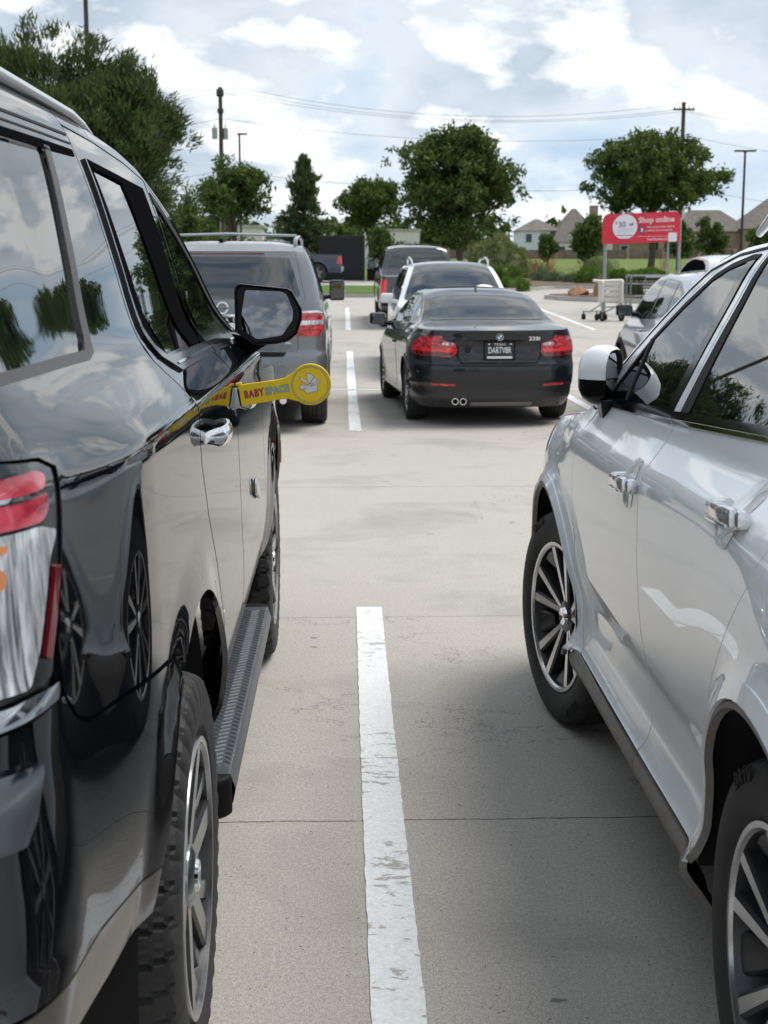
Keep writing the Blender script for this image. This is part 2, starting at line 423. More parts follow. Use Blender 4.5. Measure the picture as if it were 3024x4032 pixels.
def patch(poly, lift, h, holes=(), off=0.0, fl=.010, lipoff=0.0):
    """dense triangulated panel lifted onto a surface with exact normals and a turned-in edge: verts, faces, normals"""
    loops = [clean(dens(clean(q), h)) for q in [poly] + list(holes)]
    x0, y0 = np.min(loops[0], 0); x1, y1 = np.max(loops[0], 0)
    gx, gy = np.meshgrid(np.arange(x0+h/2, x1, h), np.arange(y0+h/2, y1, h*.866))
    gx = gx + (np.arange(gx.shape[0]) % 2)[:, None]*h/2
    G = np.stack([gx.ravel(), gy.ravel()], -1)
    k = inpoly(G, loops[0]) & (edgedist(G, loops[0]) > h*.45)
    for q in loops[1:]: k &= ~inpoly(G, q) & (edgedist(G, q) > h*.45)
    G = G[k]
    pts = []; ed = []
    for q in loops:
        s0 = len(pts); n = len(q); pts += q; ed += [(s0+i, s0+(i+1) % n) for i in range(n)]
    pts += [tuple(p) for p in G]
    vo, eo, fo, ov, oe, of = delaunay_2d_cdt([Vector(p) for p in pts], ed, [], 0, 1e-6)
    P2 = np.array([tuple(v) for v in vo]); T = np.array([f for f in fo if len(f) == 3])
    cc = P2[T].mean(1); k = inpoly(cc, loops[0])
    for q in loops[1:]: k &= ~inpoly(cc, q)
    T = T[k]
    P, Nn = lift(P2, off)
    fn = np.cross(P[T[:, 1]]-P[T[:, 0]], P[T[:, 2]]-P[T[:, 0]]); flip = np.einsum('ij,ij->i', fn, Nn[T[:, 0]]) < 0
    T[flip] = T[flip][:, ::-1]
    V = [P]; NN = [Nn]; Fc = [tuple(t) for t in T]; base = len(P)
    if fl:
        for qi, q in enumerate(loops):
            q = np.array(q); n = len(q)
            A, NA = lift(q, off); B = A - NA*fl
            tg = np.roll(A, -1, 0) - np.roll(A, 1, 0); side = np.cross(tg, NA); side /= np.linalg.norm(side, axis=1)[:, None] + 1e-12
            area = np.sum(q[:, 0]*np.roll(q[:, 1], -1) - np.roll(q[:, 0], -1)*q[:, 1])
            # outward direction in the surface
            c2, _ = lift(q + 0, off)
            s_ = 1.0
            mid = q.mean(0); test = (A - lift(q*0 + mid, off)[0]); sg = np.sign(np.sum(np.einsum('ij,ij->i', side, test)))
            if qi > 0: sg = -sg
            side = side*sg
            V += [A, B]; NN += [side, side]
            for i in range(n):
                j = (i+1) % n; a, b, c, d = base+i, base+j, base+n+j, base+n+i
                fa = np.cross(A[j]-A[i], B[i]-A[i])
                Fc.append((a, b, c, d) if np.dot(fa, side[i]) > 0 else (d, c, b, a))
            base += 2*n
    return np.concatenate(V), Fc, np.concatenate(NN)
def mir(P, F, Nn):
    P = P.copy(); Nn = Nn.copy(); P[:, 0] *= -1; Nn[:, 0] *= -1
    return P, [tuple(reversed(f)) for f in F], Nn
def join(*parts):
    V = []; Fc = []; NN = []; k = 0
    for P, F, Nn in parts:
        V.append(P); NN.append(Nn); Fc += [tuple(i+k for i in f) for f in F]; k += len(P)
    return np.concatenate(V), Fc, np.concatenate(NN)
def put(name, g, m, parent, label=None):
    o = raw(name, g[0], g[1], m, parent, True, g[2])
    if label: o['label'] = label
    return o

class Strip:
    """hood / windscreen / roof / rear glass skin between the two edge curves of a Shell.
    edge = [(y, z)] on the shell, cen = [(y, z)] on the centre line, same count; a = length along the centre line, b = lateral metres at full width W"""
    def __init__(s, sh, edge, cen, p=3.0, ends=(True, True)):
        s.sh = sh; s.W = sh.W; e = np.array(edge, float); c = np.array(cen, float)
        L_ = np.concatenate([[0], np.cumsum(np.hypot(*np.diff(c, axis=0).T))]); s.L = L_[-1]; s.k = L_
        s.ey, s.ez, s.cy, s.cz = (pchip(L_, q) for q in (e[:, 0], e[:, 1], c[:, 0], c[:, 1]))
        s.p = p if callable(p) else (lambda a: p + 0*a); s.ends = ends
    def at(s, i): return s.k[i]
    def pos(s, a, b):
        t = np.clip(a, 0, s.L); q = np.clip(b/s.W, -1, 1); aq = np.abs(q)
        ez = s.ez(t); ey = s.ey(t); u = s.sh.U(ey)
        E = s.sh.pos(u, ez); pw = aq**s.p(t)
        y = s.cy(t)*(1-pw) + E[:, 1]*pw; z = s.cz(t)*(1-pw) + ez*pw
        P = np.stack([E[:, 0]*q, y, z], -1)
        for end, on in ((0, s.ends[0]), (1, s.ends[1])):
            if not on: continue
            t0 = 0.0 if end == 0 else s.L; d = np.abs(t - t0); tau = .35
            wgt = np.clip(1 - d/tau, 0, 1)**2
            T0 = t*0 + t0; ez0 = s.ez(T0); u0 = s.sh.U(s.ey(T0)); E0 = s.sh.pos(u0, ez0)
            std = np.stack([E0[:, 0]*q, s.cy(T0)*(1-pw) + E0[:, 1]*pw, s.cz(T0)*(1-pw) + ez0*pw], -1)
            ue = s.sh.ur if end == 0 else s.sh.uf
            row = s.sh.pos(ue + (u0-ue)*aq, ez0); row[:, 0] *= np.sign(q)
            P = P + (row - std)*wgt[:, None]
        return P
    def __call__(s, p, off=0.0):
        a, b = p[:, 0], p[:, 1]; P = s.pos(a, b); e = 2e-3
        A = s.pos(a+e, b) - s.pos(a-e, b); B = s.pos(a, b+e) - s.pos(a, b-e)
        n = np.cross(B, A); n /= np.linalg.norm(n, axis=1)[:, None] + 1e-12
        n[n[:, 2] < -.2] *= -1
        return P + n*off, n

def text_mesh(name, s, size, m, parent, loc, rot, bold=0.0, depth=.001, align='CENTER', sx=1.0, space=1.0, shear=0.0):
    cu = bpy.data.curves.new(name, 'FONT'); cu.body = s; cu.size = size; cu.align_x = align; cu.align_y = 'CENTER'
    cu.extrude = depth; cu.offset = bold; cu.space_character = space; cu.resolution_u = 3; cu.shear = shear
    o = bpy.data.objects.new('tmp', cu); C.objects.link(o); bpy.context.view_layer.update()
    me = bpy.data.meshes.new_from_object(o.evaluated_get(bpy.context.evaluated_depsgraph_get()))
    C.objects.unlink(o); bpy.data.objects.remove(o); me.materials.clear(); me.materials.append(m); me.name = name
    r = bpy.data.objects.new(name, me); C.objects.link(r); r.parent = parent; r.location = loc; r.rotation_euler = rot; r.scale = (sx, 1, 1)
    return r

# ---------------------------------------------------------------- wheels (outer face towards +x)
def tyre_mesh(R, Wd, rr, tread, nseg=120):
    """rounded carcass with shoulder and circumferential grooves; chunky=True cuts all-terrain blocks"""
    hw = Wd/2; sw = hw
    prof = [(hw*.62, rr-.004), (hw*.86, rr+.006), (hw*.97, rr+.028), (hw*1.0, rr+(R-rr)*.45), (hw*.985, R-.045), (hw*.93, R-.022)]
    na = 31 if tread == 'at' else 25
    tp = []
    for i in range(na):
        t = 1 - 2*i/(na-1); tp.append((hw*.88*t, R - .016*abs(t)**3.2))
    full = prof + tp + [(-x, r) for x, r in reversed(prof)]
    v = []; f = []; m = len(full); k0 = len(prof)
    for i in range(nseg):
        a = 2*math.pi*i/nseg; c, s_ = math.cos(a), math.sin(a); per = i*a
        for k, (x, r) in enumerate(full):
            if tread == 'at':
                if k0 <= k < k0+na:
                    t = (k-k0)/(na-1)*2-1
                    gr = 0.0
                    zig = math.sin(i*2*math.pi/12)
                    for g in (-.40, .0, .40):
                        if abs(t-g-.06*zig) < .042: gr = .010
                    ph = (i + (3 if t > 0 else 0) + int(4*abs(t))) % 7
                    if ph == 0: gr = .010
                    if ph in (3, 5) and abs(t) > .12: gr = max(gr, .0028)
                    r -= gr
                elif k in (4, 5, m-5, m-6):
                    if (i + 2) % 7 == 0: r -= .007; x *= .98
                    elif (i % 7) in (1, 2, 3): x *= 1.012
            else:
                if k0 <= k < k0+na:
                    t = (k-k0)/(na-1)*2-1
                    for g in (-.55, -.18, .18, .55):
                        if abs(t-g) < .045: r -= .007
                    if i % 3 == 0 and abs(t) > .62: r -= .004
            v.append((x, r*c, r*s_))
    for i in range(nseg):
        j = (i+1) % nseg
        for k in range(m-1): f.append((i*m+k, j*m+k, j*m+k+1, i*m+k+1))
    return v, f
def spoke(mb, a0, a1, r0, r1, w0, w1, x0, x1, dep=.03, mi=0, side=1, ch=.004):
    """tapered bar from (r0,a0) to (r1,a1), front face at x0..x1"""
    p0 = np.array([r0*math.cos(a0), r0*math.sin(a0)]); p1 = np.array([r1*math.cos(a1), r1*math.sin(a1)])
    d = (p1-p0)/np.linalg.norm(p1-p0); n = np.array([-d[1], d[0]])
    A = [p0-n*w0/2, p0+n*w0/2, p1+n*w1/2, p1-n*w1/2]; X = [x0, x0, x1, x1]
    v = [(X[i], *A[i]) for i in range(4)]
    B = [p0-n*(w0/2+ch*2), p0+n*(w0/2+ch*2), p1+n*(w1/2+ch*2), p1-n*(w1/2+ch*2)]
    v += [(X[i]-ch*1.5, *B[i]) for i in range(4)] + [(X[i]-dep, *B[i]) for i in range(4)]
    mb.add(v, [(0, 1, 2, 3)], mi)
    mb.add(v, [(i, (i+1) % 4, 4+(i+1) % 4, 4+i) for i in range(4)] + [(4+i, 4+(i+1) % 4, 8+(i+1) % 4, 8+i) for i in range(4)] + [(11, 10, 9, 8)], side)
def wheel(parent, loc, R, Wd, rr, style, side=1, rz=0.0, tread='road', nseg=120, lettering=None):
    """parts: wheel (rim and spokes) > tyre, brake_disc, wheel_cap"""
    hw = Wd/2; mb = MB()
    lipc = 0
    prof = [(-hw*.8, rr-.012), (-hw*.8, rr+.004), (-hw*.86, rr+.006)]
    fxl = hw*{'yukon': .97, 'lexus': .91}.get(style, .84)
    mb.lathe([(fxl-hw*.05, rr+.008), (fxl, rr+.006), (fxl, rr-.006), (fxl-hw*.06, rr-.012)], 72, mi=0)
    mb.lathe([(fxl-hw*.06, rr-.012), (hw*.3, rr-.028), (-hw*.7, rr-.03), (-hw*.8, rr+.004)], 72, mi=1)
    fx = hw*{'yukon': .93, 'lexus': .86}.get(style, .80)
    lx_ = hw*(.97 if style == 'yukon' else .90 if style == 'lexus' else .84)
    if style == 'lexus':
        for k in range(5):
            a = 2*math.pi*k/5 + .31
            for sg in (-1, 1):
                spoke(mb, a+sg*.10, a+sg*.235, .048, rr-.006, .015, .030, fx-.032, fx, .035, 0, 1)
            # black web panel between the twin bars
            spoke(mb, a, a, .06, rr-.012, .012, .085, fx-.060, fx-.040, .02, 1, 1)
            b = a + math.pi/5
            spoke(mb, b, b, rr*.66, rr-.010, .03, .075, fx-.05, fx-.012, .03, 1, 1)
        mb.lathe([(fx-.026, .001), (fx-.026, .045), (fx-.034, .062), (fx-.075, .070)], 40, mi=1)
    elif style == 'yukon':
        for k in range(6):
            a = 2*math.pi*k/6 + .18
            spoke(mb, a, a-.05, .05, rr-.006, .052, .046, fx-.015, fx, .05, 0, 1)
            spoke(mb, a+.12, a+.34, rr*.42, rr-.010, .022, .040, fx-.03, fx-.004, .04, 0, 1)
            spoke(mb, a-.16, a-.30, rr*.40, rr-.012, .020, .030, fx-.035, fx-.012, .035, 1, 1)
        mb.lathe([(fx-.002, .001), (fx-.002, .046), (fx-.012, .062), (fx-.06, .078)], 40, mi=0)
    else:
        n = {'five': 5, 'ten': 10, 'vee': 7}[style]
        for k in range(n):
            a = 2*math.pi*k/n + .2
            if style == 'vee':
                for sg in (-1, 1): spoke(mb, a+sg*.05, a+sg*.2, .05, rr-.006, .022, .022, fx-.03, fx, .03, 0, 0)
            else: spoke(mb, a, a, .05, rr-.006, .07 if n == 5 else .03, .06 if n == 5 else .03, fx-.02, fx, .035, 0, 0)
        mb.lathe([(fx-.012, .001), (fx-.012, .05), (fx-.05, .07)], 30, mi=0)
    mats = {'lexus': [M['machined'], M['alloydark']], 'yukon': [M['machined2'], M['alloydark']]}.get(style, [M['alloygrey'], M['alloygrey']])
    o = mb.build('wheel', mats, parent, smooth=True)
    o.location = loc; o.rotation_euler = (0, 0, rz + (math.pi if side < 0 else 0))
    v, f = tyre_mesh(R, Wd, rr, tread, nseg)
    t = raw('tyre', v, f, M['tyre'], o, True)
    if tread == 'at':
        for p in t.data.polygons: p.use_smooth = False
        em = t.modifiers.new('bevel', 'EDGE_SPLIT'); em.split_angle = rad(25)
        for p in t.data.polygons: p.use_smooth = True
    d = MB().lathe([(fx-.085, .06), (fx-.080, .075), (fx-.080, rr*.70), (fx-.10, rr*.70), (fx-.10, .06)], 40).box((fx-.075, 0, rr*.52), (.07, .20, .10), bev=.01, mi=1)
    d.lathe([(fx-.125, .01), (fx-.125, rr-.03)], 40, mi=2)
    d.build('brake_disc', [M['disc'], M['alloydark'], M['liner']], o, smooth=True)
    if style in ('lexus', 'yukon'):
        MB().lathe([(fx-.002 if style == 'yukon' else fx-.022, .0005), (fx+.004 if style == 'yukon' else fx-.018, .030), (fx-.006 if style == 'yukon' else fx-.028, .036)], 32).build('wheel_cap', M['chrome'], o, smooth=True)
        nb = MB()
        for k in range(5 if style == 'lexus' else 6):
            a = 2*math.pi*k/(5 if style == 'lexus' else 6) + .5
            nb.lathe([(fx-.05, .0005), (fx-.03, .006), (fx-.032, .010), (fx-.06, .011)], 10, c=(0, .052*math.cos(a), .052*math.sin(a)))
        nb.build('wheel_nut', M['alloydark'], o, smooth=True)
    if lettering:
        for a0, s_ in lettering:
            grp = MB()
            lo = []
            for i, ch in enumerate(s_):
                cu = bpy.data.curves.new('t', 'FONT'); cu.body = ch; cu.size = .040; cu.extrude = .0012; cu.align_x = 'CENTER'; cu.resolution_u = 2; cu.offset = .001
                ob = bpy.data.objects.new('t', cu); C.objects.link(ob); bpy.context.view_layer.update()
                me = ob.to_mesh(); a = a0 - i*.085; q = (R+rr)/2 + .012
                Mx = Matrix.Translation((hw*1.0 + .0005, 0, 0)) @ Matrix.Rotation(a, 4, 'X') @ Matrix.Translation((0, 0, q)) @ Matrix(((0, 0, 1, 0), (1, 0, 0, 0), (0, 1, 0, 0), (0, 0, 0, 1)))
                grp.add([Mx @ p.co for p in me.vertices], [tuple(p.vertices) for p in me.polygons])
                ob.to_mesh_clear(); C.objects.unlink(ob); bpy.data.objects.remove(ob)
            grp.build('lettering', M['rubber'], t)
    return o
def wheel_well(parent, y, z, r, x0, x1, side=1):
    mb = MB(); n = 28; v = []; f = []
    for i in range(n+1):
        a = math.pi*(-.01 + 1.02*i/n)
        for x in (x1, x0): v.append((side*x, y + r*math.cos(a), z + r*math.sin(a)))
    for i in range(n): f.append((2*i, 2*i+1, 2*i+3, 2*i+2))
    k = len(v); v.append((side*x0, y, z)); f += [(2*i+1, k, 2*i+3) for i in range(n)]
    mb.add(v, f); return mb.build('wheel_well', M['liner'], parent, smooth=True)
# ---------------------------------------------------------------- ground
def g(y):
    if y < 20: return 0.0
    if y < 65: return .026*(y-20)
    return 1.17 + .0153*(y-65) if y < 420 else 1.17 + .0153*355 + .004*(y-420)
def sheet(name, xs, ys, m, lift=0.0, parent=None, kind='structure'):
    v = [(x, y, g(y)+lift) for y in ys for x in xs]; n = len(xs)
    f = [(j*n+i, j*n+i+1, (j+1)*n+i+1, (j+1)*n+i) for j in range(len(ys)-1) for i in range(n-1)]
    o = raw(name, v, f, m, parent, True)
    if kind: o['kind'] = kind
    return o
def concrete():
    m = mat('broom_finished_concrete', (.42, .39, .35), .88)
    t = m.node_tree; b = t.nodes['Principled BSDF']; o = t.nodes.new('ShaderNodeTexCoord').outputs['Object']
    mp_ = t.nodes.new('ShaderNodeMapping'); mp_.inputs['Scale'].default_value = (.35, 3.0, 1); L(t, o, mp_.inputs[0])
    big_ = noise(t, o, .45, 6, .6); mid = noise(t, mp_.outputs[0], 1.6, 8, .65); fin = noise(t, o, 85, 5, .7); grain = noise(t, o, 330, 2, .5)
    mp3 = t.nodes.new('ShaderNodeMapping'); mp3.inputs['Scale'].default_value = (1.2, 38.0, 1); L(t, o, mp3.inputs[0])
    broom = noise(t, mp3.outputs[0], 2.4, 5, .7)
    c = ramp(t, big_, [(.32, (.335, .308, .268)), (.68, (.475, .438, .382))])
    c = mixc(t, .40, c, ramp(t, mid, [(.32, (.305, .28, .246)), (.66, (.50, .46, .402))]))
    c = mixc(t, .30, c, ramp(t, broom, [(.30, (.25, .232, .21)), (.62, (.48, .45, .405))]))
    c = mixc(t, .55, c, ramp(t, fin, [(.34, (.15, .14, .128)), (.50, (.38, .353, .315)), (.62, (.58, .545, .49))]))
    c = mixc(t, .42, c, ramp(t, grain, [(.38, (.10, .095, .09)), (.50, (.38, .355, .32)), (.60, (.66, .63, .58))]))
    # tooled joints across the drive and a few along it
    sp = t.nodes.new('ShaderNodeSeparateXYZ'); L(t, o, sp.inputs[0])
    wob = mth(t, 'MULTIPLY', mth(t, 'SUBTRACT', noise(t, o, 9, 4, .6), .5), .022)
    wob2 = mth(t, 'MULTIPLY', mth(t, 'SUBTRACT', noise(t, o, .6, 2, .5), .5), .05)
    yy = mth(t, 'ADD', sp.outputs[1], mth(t, 'ADD', wob, wob2)); jm = None
    for Y, wd in ((-3.2, .006), (.9, .006), (3.84, .0062), (6.27, .0048), (10.24, .009), (14.6, .012), (24.4, .02), (30.2, .02), (36.0, .02), (43.0, .025)):
        d = mth(t, 'ABSOLUTE', mth(t, 'SUBTRACT', yy, Y)); k = mth(t, 'LESS_THAN', d, wd*.55)
        jm = k if jm is None else mth(t, 'MAXIMUM', jm, k)
    for X, wd in ((-4.9, .008), (4.3, .008), (9.8, .012)):
        k = mth(t, 'LESS_THAN', mth(t, 'ABSOLUTE', mth(t, 'SUBTRACT', mth(t, 'ADD', sp.outputs[0], wob), X)), wd*.6); jm = mth(t, 'MAXIMUM', jm, k)
    jm = mth(t, 'MULTIPLY', jm, ramp(t, noise(t, o, 13, 4, .7), [(.30, .25), (.50, .95)]))
    c = mixc(t, jm, c, (.045, .040, .035))
    ck = mth(t, 'LESS_THAN', mth(t, 'ABSOLUTE', mth(t, 'SUBTRACT', noise(t, o, .55, 8, .62, .3), .5)), .0011)
    ck = mth(t, 'MULTIPLY', ck, mth(t, 'GREATER_THAN', noise(t, o, .31, 2, .5), .54))
    c = mixc(t, mth(t, 'MULTIPLY', ck, .55), c, (.07, .062, .055))
    # pits, pebbles and old gum spots
    vo = t.nodes.new('ShaderNodeTexVoronoi'); vo.inputs['Scale'].default_value = 34; L(t, o, vo.inputs['Vector'])
    pit = mth(t, 'MULTIPLY', mth(t, 'LESS_THAN', vo.outputs['Distance'], .105), mth(t, 'GREATER_THAN', noise(t, o, 7, 3, .5), .54))
    c = mixc(t, mth(t, 'MULTIPLY', pit, .75), c, (.06, .055, .05))
    wv = t.nodes.new('ShaderNodeMapping'); wv.inputs['Scale'].default_value = (1, 1.7, 1); L(t, o, wv.inputs[0])
    dv = t.nodes.new('ShaderNodeVectorMath'); dv.operation = 'ADD'; L(t, wv.outputs[0], dv.inputs[0])
    nz = t.nodes.new('ShaderNodeTexNoise'); nz.inputs['Scale'].default_value = 22; L(t, o, nz.inputs['Vector'])
    sc_ = t.nodes.new('ShaderNodeVectorMath'); sc_.operation = 'SCALE'; L(t, nz.outputs['Color'], sc_.inputs[0]); sc_.inputs['Scale'].default_value = .05; L(t, sc_.outputs[0], dv.inputs[1])
    v2 = t.nodes.new('ShaderNodeTexVoronoi'); v2.inputs['Scale'].default_value = 2.3; L(t, dv.outputs[0], v2.inputs['Vector'])
    gum = mth(t, 'LESS_THAN', v2.outputs['Distance'], .062)
    c = mixc(t, mth(t, 'MULTIPLY', gum, .70), c, (.085, .08, .075))
    stain = ramp(t, noise(t, o, .9, 5, .6, .4), [(.52, 0), (.66, .42)])
    c = mixc(t, stain, c, (.20, .19, .175))
    L(t, c, b.inputs['Base Color'])
    bn = t.nodes.new('ShaderNodeBump'); bn.inputs['Strength'].default_value = .35; bn.inputs['Distance'].default_value = .004
    L(t, mth(t, 'ADD', fin, mth(t, 'MULTIPLY', grain, .5)), bn.inputs['Height']); L(t, bn.outputs[0], b.inputs['Normal'])
    return m
M['concrete'] = concrete()
def linepaint():
    m = mat('worn_white_line_paint', (.72, .73, .73), .7)
    t = m.node_tree; b = t.nodes['Principled BSDF']; o = t.nodes.new('ShaderNodeTexCoord').outputs['Object']
    mp_ = t.nodes.new('ShaderNodeMapping'); mp_.inputs['Scale'].default_value = (12, 26, 1); L(t, o, mp_.inputs[0])
    n1 = noise(t, mp_.outputs[0], 1.0, 9, .72, .3); n2 = noise(t, o, 1.1, 3, .5); n3 = noise(t, o, 90, 4, .6)
    base = ramp(t, n3, [(.3, (.60, .62, .635)), (.7, (.80, .81, .81))])
    th_ = mth(t, 'ADD', n1, mth(t, 'MULTIPLY', mth(t, 'SUBTRACT', n2, .5), .55))
    chip = ramp(t, th_, [(.585, 0), (.605, 1)])
    c = mixc(t, mth(t, 'MULTIPLY', chip, .9), base, (.33, .305, .275))
    L(t, c, b.inputs['Base Color']); return m
M['line'] = linepaint()
def grassmat(name, a, b_, sc1):
    m = mat(name, a, .95, spec=.2); t = m.node_tree; b = t.nodes['Principled BSDF']; o = t.nodes.new('ShaderNodeTexCoord').outputs['Object']
    f1 = noise(t, o, sc1, 8, .7); f2 = noise(t, o, sc1*14, 5, .7)
    c = mixc(t, .5, ramp(t, f1, [(.3, a), (.7, b_)]), ramp(t, f2, [(.3, a), (.7, b_)])); L(t, c, b.inputs['Base Color']); return m
M['lawn'] = grassmat('mown_grass', (.052, .105, .018), (.115, .175, .035), .7)
M['field'] = grassmat('rough_meadow', (.060, .120, .018), (.170, .190, .050), .10)

ys = [-200, -40, -10, 0, 10, 18, 20] + [20+i*1.5 for i in range(1, 31)] + [68.0]
lot = sheet('parking_lot', [-90, -30, -10, 0, 10, 30, 90], ys, M['concrete'])
fy = [67.9, 70, 80, 90, 100, 120, 140, 170, 200, 240, 300, 360, 420, 700, 1500, 3000]
sheet('field', [-1500, -300, -60, 0, 60, 300, 1500], fy, M['field'], -.06)

def stripe(x, y0, y1, wd=.12, horiz=False):
    n = int(abs(y1-y0)/.04)+2; v = []; r = random.Random(int(x*100+y0*7))
    for i in range(n):
        t = y0 + (y1-y0)*i/(n-1)
        a = (r.random()-.5)*.0035 + .003*math.sin(t*1.1+x); b = (r.random()-.5)*.0035 + .003*math.sin(t*.9+x+1)
        if horiz: v += [(t, x-wd/2+a, g(x)+.004), (t, x+wd/2+b, g(x)+.004)]
        else: v += [(x-wd/2+a, t, g(t)+.004), (x+wd/2+b, t, g(t)+.004)]
    f = [(2*i, 2*i+1, 2*i+3, 2*i+2) if not horiz else (2*i, 2*i+2, 2*i+3, 2*i+1) for i in range(n-1)]
    o = raw('line_marking', v, f, M['line']); o['kind'] = 'structure'; return o
for k in range(-3, 4):
    x = .113 + 2.775*k
    stripe(x, -3.0, 6.45); stripe(x, 13.92, 25.6); stripe(x, 31.4, 41.0)
stripe(18.87, -12.6, 13.2, .10, True); stripe(37.2, -12.6, 13.2, .12, True)
# ---------------------------------------------------------------- big black wagon on the left
def build_yukon():
    S = 0.0
    side = [(.30,-.17),(.40,-.13),(.50,-.05),(.60,.0),(.75,.018),(.95,.014),(1.10,.010),(1.22,.006),(1.290,.005),(1.306,.001),(1.335,-.024),(1.40,-.085),(1.45,-.115),(1.48,-.127),(1.6,-.16),(1.78,-.215),(1.86,-.25),(1.90,-.285),(1.93,-.34)]
    rcor = [(.30,-.13),(.40,-.085),(.52,-.04),(.62,-.012),(.80,-.005),(1.0,-.02),(1.25,-.03),(1.295,-.035),(1.33,-.045),(1.45,-.10),(1.6,-.14),(1.78,-.2),(1.86,-.24),(1.90,-.28),(1.93,-.34)]
    rear = [(.30,-.12),(.42,-.06),(.50,0),(.62,.01),(.72,.005),(.76,-.02),(.9,-.03),(1.06,-.03),(1.12,-.05),(1.25,-.06),(1.35,-.08),(1.6,-.14),(1.80,-.21),(1.90,-.24),(1.93,-.30)]
    front = [(.30,-.12),(.42,-.04),(.60,0),(.9,-.01),(1.1,-.03),(1.2,-.08),(1.3,-.2),(1.5,-.4),(1.93,-.6)]
    ry, fy_, az, ar = -1.535, 1.535, .42, .55
    def zs(u, z):
        return (-.012*np.clip((-u+.3)/2.7, -.4, 1.0))*sstep(1.0, 1.2, z)*(1-sstep(1.36, 1.44, z))
    sh = Shell(1.03, 2.785, 2.545, (.42, 4.2), (.8, 3.2), [('r', rear), (-2.70, rear), (-2.45, rcor), (-1.9, side), (1.7, side), (2.3, front), ('f', front)],
               [arch_bump(ry, az, .52, .13, .018), arch_bump(fy_, az, .52, .13, .018)], side_bow=.012, zshift=zs, rtaper=(.034, 1.2))
    edge = [(-2.62,1.865),(-2.4,1.888),(-1.6,1.895),(-1.0,1.892),(-.63,1.868),(-.42,1.84),(-.24,1.793),(-.03,1.73),(.13,1.658),(.4,1.526),(.62,1.40),(.80,1.285),(.95,1.235),(1.6,1.20),(2.2,1.12),(2.42,1.00)]
    cen = [(-2.56,1.865),(-2.35,1.925),(-1.6,1.945),(-1.0,1.94),(-.5,1.925),(-.3,1.90),(-.08,1.84),(.12,1.76),(.30,1.68),(.60,1.53),(.85,1.39),(1.05,1.29),(1.2,1.27),(1.8,1.24),(2.35,1.16),(2.50,1.02)]
    st = Strip(sh, edge, cen, 3.2)
    T = thing('large_suv', 'glossy black full-size SUV with ribbed step board filling the left side, yellow tag clipped on', 'SUV', (-1.325, 4.115, 0))
    bp = M['blackpaint']; h = .026; U = sh.U; UR = 2*sh.ur
    def both(name, poly, m, h=h, holes=(), off=0.0, fl=.012, label=None):
        gg = patch(poly, sh, h, holes, off, fl); o = put(name, gg, m, T, label); o2 = put(name, mir(*gg), m, T, label); return o, o2
    def rear_c(name, poly, m, h=.04, off=0.0, fl=.012, holes=()):     # half outline given from right edge to centre line, mirrored over u = ur
        full = list(poly) + [(UR-a, b) for a, b in reversed(poly)]
        return put(name, patch(full, sh, h, holes, off, fl), m, T)
    gap = .0028
    # inner dark shell behind every panel gap
    inner = [(sh.ur, .52), (-2.9, .54), (-2.55, .66), (-2.12, .61)] + arc(ry, az, ar+.02, 158, 5, 20) + [(-.96, .40), (.96, .40)] + arc(fy_, az, ar+.02, 175, 5, 20) + [(2.1, .42), (sh.uf, .42), (sh.uf, .98), (2.40, .99)] \
        + [(a, b-.006) for a, b in reversed(edge[1:-1])] + [(-2.62, 1.86), (sh.ur, 1.86)]
    gi = patch(inner, sh, .07, (), -.016, 0)
    put('inner_shell', join(gi, mir(*gi)), M['shadowgap'], T)
    # quarter panel with its side window opening
    E = edge
    qp = [(-1.305-gap, 1.893), (-1.6, 1.895), (-2.4, 1.888), (-2.60, 1.868), (-2.615, 1.37), (-2.42, 1.354), (-2.366, 1.336), (-2.382, 1.30), (-2.410, 1.222), (-2.452, 1.13), (-2.445, 1.066), (-2.39, 1.016), (-2.341, .996), (-1.80, .938)] \
        + arc(ry, az, ar, 118, 8, 26) + [(-.985, .40), (-.935-gap, .40), (-.94-gap, .60), (-.99-gap, .79), (-1.085-gap, .94), (-1.215-gap, 1.07), (-1.29-gap, 1.19), (-1.305-gap, 1.40)]
    qw = rnd([(-2.535, 1.452), (-1.815, 1.448), (-1.605, 1.788), (-2.36, 1.772)], [.05, .035, .03, .05])
    both('quarter_panel', qp, bp, .024, [qw])
    both('quarter_window', qw, M['glass'], .04, off=-.005, fl=0)
    band = rnd([(-2.56, 1.437), (-1.80, 1.432), (-1.745, 1.455), (-1.545, 1.800), (-1.60, 1.802), (-1.82, 1.447), (-2.53, 1.450)], .01)
    both('window_seal', [(-2.545, 1.440), (-1.83, 1.436), (-1.775, 1.445), (-1.745, 1.475), (-1.56, 1.797), (-1.604, 1.797), (-1.80, 1.470), (-1.83, 1.452), (-2.54, 1.455)], mat('grey_rubber_moulding', (.065, .062, .064), .5, spec=.3), .03, off=.0015, fl=.003)
    both('roof_ditch', [(-2.50, 1.815), (-1.31, 1.838), (-1.31, 1.8435), (-2.50, 1.8205)], M['rubber'], .04, off=.0012, fl=0)
    both('roof_ditch', [(-2.50, 1.800), (-1.31, 1.822), (-1.31, 1.8255), (-2.50, 1.8035)], M['rubber'], .04, off=.0012, fl=0)
    both('window_frame', [(-2.46, 1.774), (-1.60, 1.789), (-1.33, 1.797), (-1.33, 1.811), (-1.60, 1.806), (-2.46, 1.788)], M['darktrim'], .04, off=.0015, fl=0)
    # doors
    hr = rnd([(-1.215, 1.806), (-.435, 1.790), (-.420, 1.392), (-1.10, 1.392), (-1.195, 1.44)], [.02, .01, .01, .06, .05])
